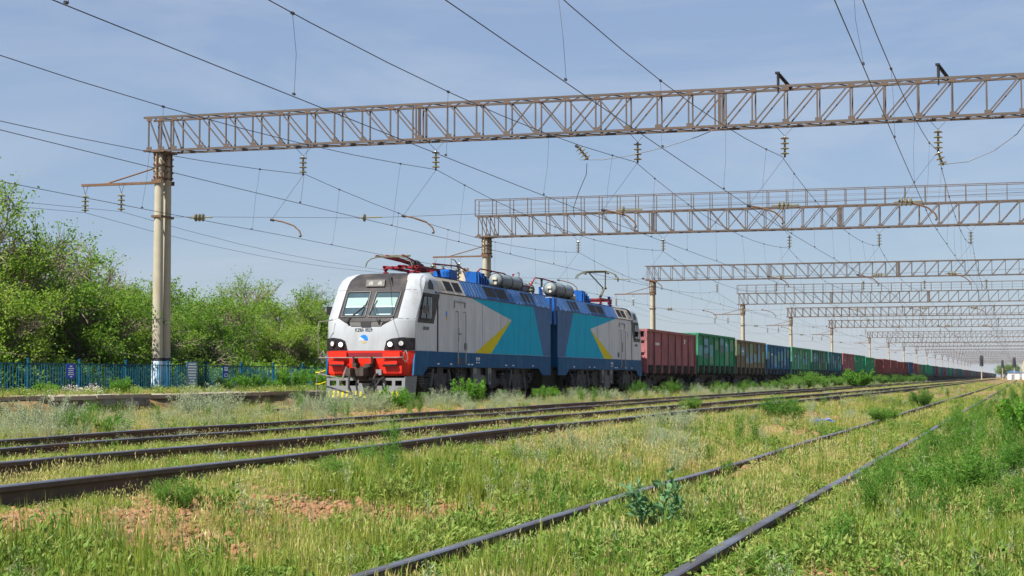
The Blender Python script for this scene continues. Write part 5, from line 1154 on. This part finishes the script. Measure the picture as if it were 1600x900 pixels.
def drystalk(n, h, rad):
    vs, fs = blades(n, h, rad, .0022, .12, 2, .1); 
    for i in range(n):      # seed heads
        a = rng.uniform(0, 6.283); r_ = rad * rng.random(); x, y = r_ * math.cos(a), r_ * math.sin(a); z = h * rng.uniform(.6, 1.0); l = rng.uniform(.03, .06); w_ = .004; dx, dy = rng.normal(0, .15, 2)
        b = len(vs); vs += [(x, y, z), (x + w_, y, z + l * .4), (x + dx * l, y + dy * l, z + l), (x - w_, y, z + l * .4)]; fs.append((b, b + 1, b + 2, b + 3))
    return vs, fs
P_green = [proto('grass_tuft', *blades(30, .13, .13, .0040, .38), M['g_green']), proto('grass_tuft', *blades(26, .19, .11, .0040, .3), M['g_green']), proto('grass_tuft', *blades(34, .08, .15, .0038, .55), M['g_green']), proto('grass_tuft', *blades(18, .27, .10, .0040, .26), M['g_green'])]
P_dry = [proto('dry_tuft', *drystalk(12, .17, .13), M['g_dry']), proto('dry_tuft', *drystalk(9, .30, .11), M['g_dry']), proto('dry_tuft', *blades(26, .09, .15, .003, .6), M['g_dry'])]
P_weed = [proto('weed', *leafy(46, .10, .15, .05, .012), M['g_weed']), proto('weed', *leafy(40, .16, .12, .06, .011, .8), M['g_weed']), proto('weed', *stems(6, .26, .10, .05, .009, 14, .35), M['g_weed']), proto('weed', *leafy(60, .06, .20, .04, .013, .3), M['g_weed'])]
P_stalk = [proto('stalk', *stems(3, .38, .06, .035, .004, 20, .12), M['g_sage']), proto('stalk', *stems(2, .42, .05, .05, .006, 16, .15), M['g_tall']), proto('stalk', *stems(3, .34, .08, .03, .0035, 18, .2), M['g_dry']), proto('stalk', *stems(4, .30, .09, .055, .008, 12, .3), M['g_weed'])]
P_sage = [proto('sage', *stems(22, .38, .22, .030, .0040, 22, .55), M['g_sage']), proto('sage', *stems(16, .50, .20, .032, .0040, 26, .4), M['g_sage']), proto('sage', *stems(12, .28, .16, .028, .004, 18, .6), M['g_sage'])]
P_tall = [proto('tall_weed', *stems(16, .55, .18, .055, .0045, 34, .3), M['g_tall']), proto('tall_weed', *stems(14, .75, .16, .06, .0045, 40, .22), M['g_tall'])]
P_stone = []
for k in range(4):
    bm = bmesh.new(); bmesh.ops.create_icosphere(bm, subdivisions=1, radius=.035)
    for v in bm.verts: v.co = Vector((v.co.x * rnd.uniform(.7, 1.3), v.co.y * rnd.uniform(.7, 1.3), v.co.z * rnd.uniform(.45, .9)))
    me = bpy.data.meshes.new('stone'); bm.to_mesh(me); bm.free(); me.materials.append(M['stone']); P_stone.append(bpy.data.objects.new('stone', me))

def scatter(name, protos, pts, scl, label, cat, idx=None, tilt=.08):
    col = bpy.data.collections.new('proto_' + name)
    for i, p in enumerate(protos): p.name = 'p%02d_%s' % (i, name); col.objects.link(p)
    n = len(pts); me = bpy.data.meshes.new(name); me.vertices.add(n); me.vertices.foreach_set('co', np.asarray(pts, np.float32).ravel())
    def att(nm, typ, arr, fld='value'):
        a = me.attributes.new(nm, typ, 'POINT'); a.data.foreach_set(fld, arr)
    rot = np.stack([rng.normal(0, tilt, n), rng.normal(0, tilt, n), rng.uniform(0, 6.283, n)], 1).astype(np.float32)
    att('rot', 'FLOAT_VECTOR', rot.ravel(), 'vector'); scl = np.asarray(scl, np.float32); scl = np.repeat(scl[:, None], 3, 1) if scl.ndim == 1 else scl; att('scl', 'FLOAT_VECTOR', np.ascontiguousarray(scl, np.float32).ravel(), 'vector'); att('pick', 'INT', (rng.integers(0, len(protos), n) if idx is None else idx).astype(np.int32))
    o = link(name, me); ng = bpy.data.node_groups.new('scatter_' + name, 'GeometryNodeTree')
    ng.interface.new_socket('Geometry', in_out='INPUT', socket_type='NodeSocketGeometry'); ng.interface.new_socket('Geometry', in_out='OUTPUT', socket_type='NodeSocketGeometry')
    N = ng.nodes; L = ng.links; gi_ = N.new('NodeGroupInput'); go = N.new('NodeGroupOutput'); ip = N.new('GeometryNodeInstanceOnPoints'); ci = N.new('GeometryNodeCollectionInfo')
    ci.inputs['Collection'].default_value = col; ci.inputs['Separate Children'].default_value = True; ci.inputs['Reset Children'].default_value = True
    def na(nm, t):
        a = N.new('GeometryNodeInputNamedAttribute'); a.data_type = t; a.inputs['Name'].default_value = nm; return a.outputs['Attribute']
    L.new(gi_.outputs[0], ip.inputs['Points']); L.new(ci.outputs[0], ip.inputs['Instance']); ip.inputs['Pick Instance'].default_value = True
    L.new(na('pick', 'INT'), ip.inputs['Instance Index']); L.new(na('rot', 'FLOAT_VECTOR'), ip.inputs['Rotation']); L.new(na('scl', 'FLOAT_VECTOR'), ip.inputs['Scale']); L.new(ip.outputs[0], go.inputs[0])
    md = o.modifiers.new('scatter', 'NODES'); md.node_group = ng
    tag(o, label, cat, None, 'stuff'); return o

# ------------------------------------------------------------------ plants: where they grow
def wedge(n, r0, r1, a0=-40, a1=6, p=1.0):
    """n points between ranges r0..r1 in the sector ahead; p=1 gives uniform per area, p->0 favours the near end"""
    u = rng.random(n); k = 2 * p; r = (r0 ** k + u * (r1 ** k - r0 ** k)) ** (1 / k) if k > 0.01 else r0 * (r1 / r0) ** u
    a = np.radians(rng.uniform(a0, a1, n)); return r * np.sin(a), r * np.cos(a)
def rail_dist(x, y):
    m_ = np.full(len(x), 9.0)
    for ys_, xc, g in PATH.values():
        c = np.interp(y, ys_, xc)
        for s in (-1, 1): m_ = np.minimum(m_, np.abs(x - c - s * g / 2 - .10))
    return m_
def near_rail(x, y, d=.07):
    bad = np.zeros(len(x), bool)
    for ys_, xc, g in PATH.values():
        c = np.interp(y, ys_, xc)
        for s in (-1, 1): bad |= np.abs(x - c - s * g / 2) < d
    return bad
def between_rails(x, y, name_i):
    ys_, xc, g = list(PATH.values())[name_i]; return np.abs(x - np.interp(y, ys_, xc)) < g / 2
def assemble(bands, keep, low=True):
    P, Sx = [], []
    for (n, r0, r1, s) in bands:
        x, y = wedge(n, r0, r1); k = keep(x, y) & ~near_rail(x, y) & ((rng.random(n) < .62) | (rail_dist(x, y) > .16)); x, y = x[k], y[k]
        P.append(np.stack([x, y, gz(x, y) - .005], 1)); sx, sz = s if isinstance(s, tuple) else (s, s); q = rng.uniform(.65, 1.25, len(x)); rd = rail_dist(x, y); lo = np.where(x > -4,   .46 + .54 * np.clip(rd / .42, 0, 1) ** 1.3, .60 + .40 * np.clip(rd / .45, 0, 1)) if low else 1.0
        Sx.append(np.stack([q * sx, q * sx, q * sz * lo * (.65 + .8 * fbm(x, y, .7, 77)) * np.where((x > -13.4) & (x < -5.2) & low, .52, 1.0)], 1))
    return np.concatenate(P), np.concatenate(Sx)
# bare reddish patches (x, y, rx, ry)
BARE = [(-4.75, 10.9, .5, .9), (-4.15, 11.6, .5, 1.0), (-5.35, 10.2, .35, .6), (-5.3, 8.6, .5, .6), (-.95, 8.7, .4, .55), (-.9, 9.6, .3, .5), (-5.4, 8.0, .5, .6), (-.35, 12.2, .3, .6), (-14.8, 19.5, .8, 1.2), (-3.9, 12.0, .55, 1.2), (-4.35, 10.6, .4, .9), (-4.6, 8.6, .55, .7), (-5.2, 9.3, .35, .8), (-.75, 9.6, .35, .6), (-.55, 8.6, .4, .5), (-4.0, 31, .6, 1.6), (-3.3, 9.2, .2, .5), (-14.5, 24, .8, 1.4), (-15.3, 32, .8, 1.2), (-15.0, 41, .7, 1.0), (-16.2, 28, .6, 1.0), (-.2, 15.5, .3, .9), (-4.8, 40, .4, 1.4), (-14.6, 50, .6, .8)]
def bare(x, y):
    b = np.zeros(len(x))
    for (cx, cy, rx, ry) in BARE: b = np.maximum(b, 1.25 - np.hypot((x - cx) / rx, (y - cy) / ry) + (fbm(x, y, 2.2, 9) - .5) * .9)
    return np.clip(b * 1.6, 0, 1)
def platform_out(x): return x > -25.9
U = lambda x: rng.random(len(x))
def zone(x, y): return fbm(x, y, .30, 91) + .35 * (fbm(x, y, 1.3, 95) - .5)
def zstep(z, a, b): return np.clip((z - a) / (b - a), 0, 1)
def k_green(x, y):
    d = .22 + 1.0 * np.clip((fbm(x, y, .55, 1) - .36) * 2.4, 0, 1); d *= 1 - .93 * bare(x, y)
    strip = (x < -13.4) & (x > -17.6); d = np.where(strip, d * .35, d); d = np.where(x < -17.6, d * .18, d)
    d = np.where(between_rails(x, y, 1) | between_rails(x, y, 2), d * .9, d)
    z = zone(x, y); d = d * (.35 + .9 * zstep(z, .36, .46) * (1 - .6 * zstep(z, .54, .62)))
    return platform_out(x) & (U(x) < d)
def k_dry(x, y):
    d = np.clip((fbm(x, y, .8, 21) - .42) * 2.6, 0, .8) * .9 + .17; d *= 1 - .8 * bare(x, y)
    d = np.where((x < -5.3) & (x > -13.2), d * 1.5 + .14, d); d = np.where(x < -13.4, d * 1.1 + .1, d); d = np.where(x < -17.6, d * .4, d)
    z = zone(x, y); d = d * (.36 + 1.15 * (1 - zstep(z, .40, .52)))
    return platform_out(x) & (U(x) < d)
def k_weed(x, y):
    d = .06 + np.clip((fbm(x, y, .5, 31) - .42) * 3.6, 0, 1); d *= 1 - .9 * bare(x, y); d = np.where((x < -5.4) & (x > -13.2), d * .35, d); d = np.where(x < -13.4, d * .25, d)
    d = np.where(x < -17.6, d * .3, d)
    z = zone(x, y); d = d * (.18 + 1.15 * zstep(z, .46, .58))
    return platform_out(x) & (U(x) < d)
def k_stalk(x, y):
    d = .10 + np.clip((fbm(x, y, .9, 61) - .5) * 2, 0, .7); d = np.where(x < -13.4, d * .5, d); return platform_out(x) & (U(x) < d * (1 - .6 * bare(x, y)))
def k_sage(x, y):
    d = np.where((x < -13.6) & (x > -17.5), np.clip((fbm(x, y, .42, 41) - .36) * 3.2, 0, 1), np.clip((fbm(x, y, .35, 43) - .62) * 2.4, 0, .25)); d = np.where(x < -17.5, .06, d)
    d = np.where((x > -5.2) & (x < -3.4) , d + np.clip((fbm(x, y, .25, 46) - .55) * 1.2, 0, .2), d)
    return platform_out(x) & (U(x) < d * (1 - .8 * bare(x, y))) & ~between_rails(x, y, 0)
def k_tall(x, y):
    d = np.where(x > -1.1, np.clip((fbm(x, y, .6, 51) - .52) * 3.0, 0, .7), 0.0); d = np.where((x < -13.6) & (x > -17.6), np.clip((fbm(x, y, .5, 53) - .52) * 3, 0, .5), d)
    d = np.where((x > -6) & (x < -3.3), np.clip((fbm(x, y, .45, 55) - .66) * 2, 0, .3), d)
    return platform_out(x) & (U(x) < d)
P, S_ = assemble([(22000, 6.5, 16, (.85, .85)), (31000, 16, 34, (1.0, .85)), (42000, 34, 80, (1.3, .85)), (36000, 80, 260, (2.2, .9)), (9000, 260, 650, (4, 1.0))], k_green); scatter('grass', P_green, P, S_, 'green grass growing all over the ground between the tracks', 'grass')
P, S_ = assemble([(15000, 6.5, 16, (.8, .8)), (24000, 16, 34, (.9, .85)), (34000, 34, 80, (1.2, .8)), (22000, 80, 260, (2.0, .8)), (6000, 260, 650, (4, .9))], k_dry); scatter('dry_grass', P_dry, P, S_, 'straw coloured dry grass stalks along the rails', 'grass')
P, S_ = assemble([(32000, 6.5, 16, (.9, .9)), (38000, 16, 34, (1.05, .85)), (28000, 34, 80, (1.4, .8)), (16000, 80, 220, (2.4, .8))], k_weed); scatter('leafy_weeds', P_weed, P, S_, 'low broadleaf weeds carpeting the ground', 'weeds')
P, S_ = assemble([(4200, 6.5, 16, .8), (6000, 16, 34, .85), (6000, 34, 90, .9)], k_stalk); scatter('weed_stalks', P_stalk, P, S_, 'scattered upright weed stalks standing above the grass', 'weeds')
P, S_ = assemble([(1400, 6.5, 16, .45), (5200, 16, 34, .8), (15000, 34, 110, .9), (9000, 110, 300, 1.1)], k_sage); scatter('sagebrush', P_sage, P, S_, 'silvery sage weeds in the strip beside the train', 'weeds')
P, S_ = assemble([(2200, 6.5, 16, .62), (4200, 16, 34, .75), (6500, 34, 110, .9), (6000, 110, 330, 1.1)], k_tall); scatter('tall_weeds', P_tall, P, S_, 'tall feathery green weeds at the verge and in the strip', 'weeds')
# undergrowth under the trees behind the fence and on the far side of the train
n = 5200; x = rng.uniform(-40, -30.5, n); y = rng.uniform(34, 110, n); P = np.stack([x, y, gz(x, y)], 1)
scatter('undergrowth', [proto('under_bush', *leafy(170, 1.0, .6, .13, .04, .6), M['l_tree']), proto('under_bush', *leafy(150, 1.3, .5, .14, .04, .8), M['l_tree'])], P, rng.uniform(.6, 1.25, n), 'dark leafy undergrowth beneath the trees behind the fence', 'undergrowth')
n = 5000; x = rng.uniform(-23.6, -21.3, n); y = 60 + 240 * rng.random(n) ** 1.4; scatter('far_side_weeds', [proto('tall_weed', *stems(16, .7, .22, .07, .006, 34, .3), M['g_tall'])], np.stack([x, y, gz(x, y)], 1), rng.uniform(.7, 1.3, n), 'tall weeds on the far side of the train', 'weeds')
# platform verge: grass on and in front of the fence
n = 9000; x = rng.uniform(-29.6, -26.2, n); y = rng.uniform(36, 100, n); dn = np.where(x < -28.3, .95, np.where(x < -27.9, .25, np.where(x > -26.6, .25, .03))); dn = np.where(y > 57, np.maximum(dn, .35), dn); k = rng.random(n) < dn; x, y = x[k], y[k]
zz = np.where(x > -28.7, .345, gz(x, y)); scatter('verge_grass', [proto('grass_tuft', *blades(24, .24, .13, .006, .3), M['g_green']), proto('dry_tuft', *blades(20, .20, .15, .005, .5), M['g_dry']), proto('weed', *leafy(50, .3, .16, .07, .02, .8), M['g_weed'])], np.stack([x, y, zz], 1), rng.uniform(.5, 1.1, len(x)), 'grass and weeds growing on the platform at the foot of the fence', 'grass')
# reddish stones on the bare patches
P = []
for (cx, cy, rx, ry) in BARE:
    n = int(900 * rx * ry) + 60; P.append(np.stack([rng.normal(cx, rx * .6, n), rng.normal(cy, ry * .6, n)], 1))
n = 5200; a_ = np.stack([rng.uniform(-17.8, -13.6, n), rng.uniform(14, 70, n)], 1); P.append(a_); a_ = np.stack([rng.uniform(-6, 1, 2500), rng.uniform(7, 30, 2500)], 1); P.append(a_)
a_ = np.stack([rng.uniform(-21.5, -17.6, 6000), rng.uniform(38, 90, 6000)], 1); P.append(a_)
P = np.concatenate(P); k = ~near_rail(P[:, 0], P[:, 1]); P = P[k]; scatter('gravel', P_stone, np.stack([P[:, 0], P[:, 1], gz(P[:, 0], P[:, 1]) + .008], 1), rng.uniform(.35, 1.35, len(P)) * np.clip(P[:, 1] / 24, .75, 1.7), 'reddish ballast stones on bare patches of soil', 'gravel', tilt=.6)

# ------------------------------------------------------------------ single shrubs and plants
def shrub_mesh(kind, h, w_, nst, per, L, Wd, m):
    vs, fs = stems(nst, h, w_ * .6, L, Wd, per, w_ / h * .62, .006, .6 if kind != 'sage' else 1.0); me = bpy.data.meshes.new('foliage'); me.from_pydata(vs, [], fs); me.materials.append(m); me.update(); return me
SH = {'bush': [shrub_mesh('bush', 1, 1.5, 46, 90, .085, .022, M['l_bush']), shrub_mesh('bush', 1, 1.7, 50, 80, .085, .02, M['l_bush'])],
      'sage': [shrub_mesh('sage', 1, 1.7, 120, 60, .06, .006, M['g_sage']), shrub_mesh('sage', 1, 1.9, 110, 60, .06, .006, M['g_sage'])],
      'green': [shrub_mesh('green', 1, 1.3, 70, 90, .085, .008, M['g_tall']), shrub_mesh('green', 1, 1.0, 60, 90, .09, .007, M['g_tall'])],
      'leafy': [shrub_mesh('leafy', 1, 1.8, 46, 90, .11, .032, M['l_bush'])],
      'thistle': [shrub_mesh('thistle', 1, .7, 11, 40, .13, .027, M['l_thistle'])]}
f = MB()
for i in range(9):
    a = i * .7; f.tube([(0.03 * math.cos(a), .03 * math.sin(a), 0), (.22 * math.cos(a), .22 * math.sin(a), .5), (.4 * math.cos(a), .4 * math.sin(a), .8)], [.012, .009, .005], n=4)
STEM = f.mesh('stems', M['bark'])
def shrub(name, label, cat, x, y, h, kind, v=0, wide=1.0, grp=None, z=None):
    zg = float(gz([x], [y])[0]) if z is None else z; t = empty(name, (x, y, zg - .02)); t.scale = (h * wide, h * wide, h); t.rotation_euler = (0, 0, rnd.uniform(0, 6.28))
    link('foliage', SH[kind][v % len(SH[kind])], t)
    if kind in ('bush', 'leafy'): link('stems', STEM, t)
    tag(t, label, cat, grp)
G1 = 'green bushes in front of the train'
shrub('bush', 'round bright green bush in front of the first bogie of the locomotive', 'bush', -16.4, 49.6, .98, 'bush', 0, .9, G1)
shrub('bush', 'loose yellow-green bush below the snow plow', 'bush', -16.4, 43.0, .82, 'bush', 1, .8, G1)
shrub('bush', 'low yellowish bush under the gap between the locomotive sections', 'bush', -16.2, 57.8, .75, 'bush', 1, .8, G1)
shrub('bush', 'green weed bush below the rear locomotive cab', 'bush', -16.5, 73.5, .85, 'green', 0, 1.0, G1)
shrub('bush', 'green weed bush where the locomotive meets the first wagon', 'bush', -16.5, 82, .9, 'green', 1, 1.2, G1)
for i, (y, h, wd) in enumerate([(96, .8, 1.3), (106, .85, 1.4), (113, .75, 1.1), (124, 1.05, 1.5), (132, 1.45, 1.5), (139, 1.2, 1.5), (150, 1.0, 1.5), (157, 1.25, 1.3), (166, 1.1, 1.5), (176, 1.3, 1.3), (205, 1.3, 1.4), (222, 1.2, 1.6), (240, 1.5, 1.4), (262, 1.3, 1.5), (285, 1.5, 1.4), (310, 1.3, 1.4)]):
    shrub('bush', '%s bush along the wagons, counted from the locomotive' % (ORD[i] if i else 'first'), 'bush', -16.3 + rnd.uniform(-.4, .4), y, h, 'green', i, wd * 1.25, 'green bushes along the wagons')
shrub('bush', 'big dark green bush standing alone in front of the green wagons', 'bush', -13.6, 152, 1.75, 'bush', 0, 1.25)
G2 = 'sage clumps in the strip before the train'
for i, (x, y, h, wd, lab) in enumerate([(-15.2, 29.6, .86, 1.0, 'large silvery green sage clump standing alone near the platform edge'), (-15.6, 36.0, .72, 1.1, 'grey sage clump between the large one and the snow plow'), (-15.8, 39.5, .74, 1.1, 'sage clump touching the lower corner of the snow plow'), (-16.0, 46.3, .7, 1.15, 'sage clump between the plow and the round green bush'), (-16.3, 53.3, .62, 1.2, 'sage clump just past the round green bush'), (-15.0, 23.5, .74, 1.1, 'olive sage clump with tan base at the frame edge'), (-15.2, 20.6, .6, 1.2, 'low sage clump at the extreme frame edge'), (-15.9, 33.0, .55, 1.1, 'smaller sage clump behind the large silvery one'), (-16.4, 62.5, .6, 1.2, 'sage clump below the dark gap of the locomotive'), (-16.4, 67.5, .6, 1.2, 'sage clump under the rear section doors'), (-16.6, 88, .7, 1.3, 'sage clump below the first wagon')]):
    shrub('sage_clump', lab, 'shrub', x, y, h, 'sage', i, wd, G2)
shrub('weed_plant', 'leafy bright weed at the foot of the large sage clump', 'plant', -14.2, 24.3, .34, 'leafy', 0, 1.1)
shrub('sage_clump', 'pale silver sage clump beside the middle track in mid picture', 'shrub', -5.2, 25.6, .44, 'sage', 0, 1.35)
shrub('sage_clump', 'second pale sage clump leaning from the mid picture one', 'shrub', -4.5, 22.0, .40, 'sage', 1, 1.0)
shrub('thistle', 'bluish green thistle between the foreground rails', 'plant', -2.30, 10.9, .58, 'thistle', 0, 1.0)
shrub('bush', 'dense dark green bush at the frame edge beyond the foreground siding', 'bush', .20, 28.5, .82, 'leafy', 0, .78)
shrub('bush', 'smaller round bush in front of the frame edge bush', 'bush', .38, 24.2, .42, 'leafy', 0, .8)
for i, (x, y, h, wd, lab) in enumerate([(-1.15, 14.9, .36, 1.0, 'ragged green clump leaning over the near rail'), (-5.3, 9.9, .26, 1.2, 'feathery clump against the middle track rail at lower left'), (-5.25, 12.6, .24, 1.3, 'second feathery clump against the middle track rail'), (-1.2, 17.4, .34, 1.1, 'second green clump leaning over the near rail, farther along'), (-.55, 14.4, .52, 1.3, 'tall feathery green clump beside the foreground rail'), (.15, 17.0, .62, 1.0, 'tall feathery green clump at the frame edge below the dark bush'), (-.85, 21.5, .5, 1.3, 'green clump halfway along the near rail'), (-1.0, 30, .5, 1.4, 'green clump over the far end of the near rail'), (-4.6, 34.5, .62, 1.3, 'round green clump beside the blue plastic scrap'), (-3.0, 40, .5, 1.6, 'dark clump growing over the foreground siding rail'), (-3.4, 62, .75, 1.0, 'upright leaning weed at the far end of the siding'), (-3.05, 18.2, .28, .5, 'small dark weed standing against the siding rail'), (-7.6, 40, .35, 1.4, 'weed tuft growing on the middle track')]):
    shrub('weed_clump', lab, 'plant', x, y, h, 'green', i, wd)
for i, (y, h, x, lab) in enumerate([(49.0, .62, -28.3, 'leafy bush under the blue notice sign'), (58.9, .85, -28.3, 'bush below the small blue pictogram sign'), (56.9, .6, -28.4, 'bush just past the tall teal board'), (63.3, 1.05, -28.6, 'bush growing through the gap in the fence'), (65.5, 1.1, -28.1, 'widest bush in front of the fence near the locomotive'), (44.8, .5, -28.4, 'low bush at the fence at the frame edge'), (60.9, .55, -28.3, 'small bush at the fence between the signs'), (68.5, .8, -28.2, 'bush beside the maroon sign')]):
    shrub('bush', lab, 'bush', x, y, h, 'bush', i, .95, 'bushes along the fence', .33)
m = SH['sage'][0]
def flowers(x, y, lab):
    t = empty('flower_cluster', (x, y, .34)); vs, fs = leafy(160, .34, .32, .05, .022, .6); me = bpy.data.meshes.new('blossom'); me.from_pydata(vs, [], fs); me.materials.append(M['l_flower']); link('blossom', me, t); vs, fs = leafy(60, .25, .28, .06, .02, .6); me = bpy.data.meshes.new('leaves'); me.from_pydata(vs, [], fs); me.materials.append(M['g_weed']); link('leaves', me, t); tag(t, lab, 'flowers', 'pale flowers at the fence')
flowers(-28.2, 45.9, 'pale pink flower cluster at the fence, nearer the frame edge'); flowers(-28.1, 47.0, 'pale pink flower cluster below the blue notice sign')
# scraps
m = MB()
for k in range(7): m.box((k * .06 - .18, rnd.uniform(-.1, .1), .03 + rnd.uniform(0, .03)), (.10, .12, .012), Matrix.Rotation(rnd.uniform(-.6, .6), 3, 'X') @ Matrix.Rotation(rnd.uniform(-.5, .5), 3, 'Y'))
o = m.obj('plastic_scrap', M['bag']); o.location = (-4.05, 36.5, float(gz([-4.05], [36.5])[0]) + .05); o.scale = (1.1, 1.1, 1.0); tag(o, 'blue plastic scrap lying in the grass', 'litter')
for (x, y, lab) in ((-3.35, 13.8, 'small white scrap lying against the siding rail'), (-5.0, 11.8, 'pale scrap of wood in the grass by the middle track')):
    m = MB(); m.box((0, 0, .01), (.06, .03, .012), Matrix.Rotation(.3, 3, 'X')); m.box((.02, .02, .014), (.035, .03, .008), Matrix.Rotation(-.5, 3, 'Y')); o = m.obj('litter', M['litter']); o.location = (x, y, float(gz([x], [y])[0]) + .03); tag(o, lab, 'litter')

# ------------------------------------------------------------------ the air: a thin even haze
hz = MB(); hz.bb(-3900, 3900, -250, 6900, -2.5, 13.5); vm_ = bpy.data.materials.new('haze'); vm_.use_nodes = True; t_ = vm_.node_tree; t_.nodes.clear()
ho = t_.nodes.new('ShaderNodeOutputMaterial'); pv = t_.nodes.new('ShaderNodeVolumePrincipled'); pv.inputs['Color'].default_value = (.86, .92, 1.0, 1); pv.inputs['Density'].default_value = 0.00007; pv.inputs['Anisotropy'].default_value = .25
t_.links.new(pv.outputs[0], ho.inputs['Volume']); o = hz.obj('haze', vm_); tag(o, 'thin pale blue haze in the air along the line', 'haze', None, 'stuff')
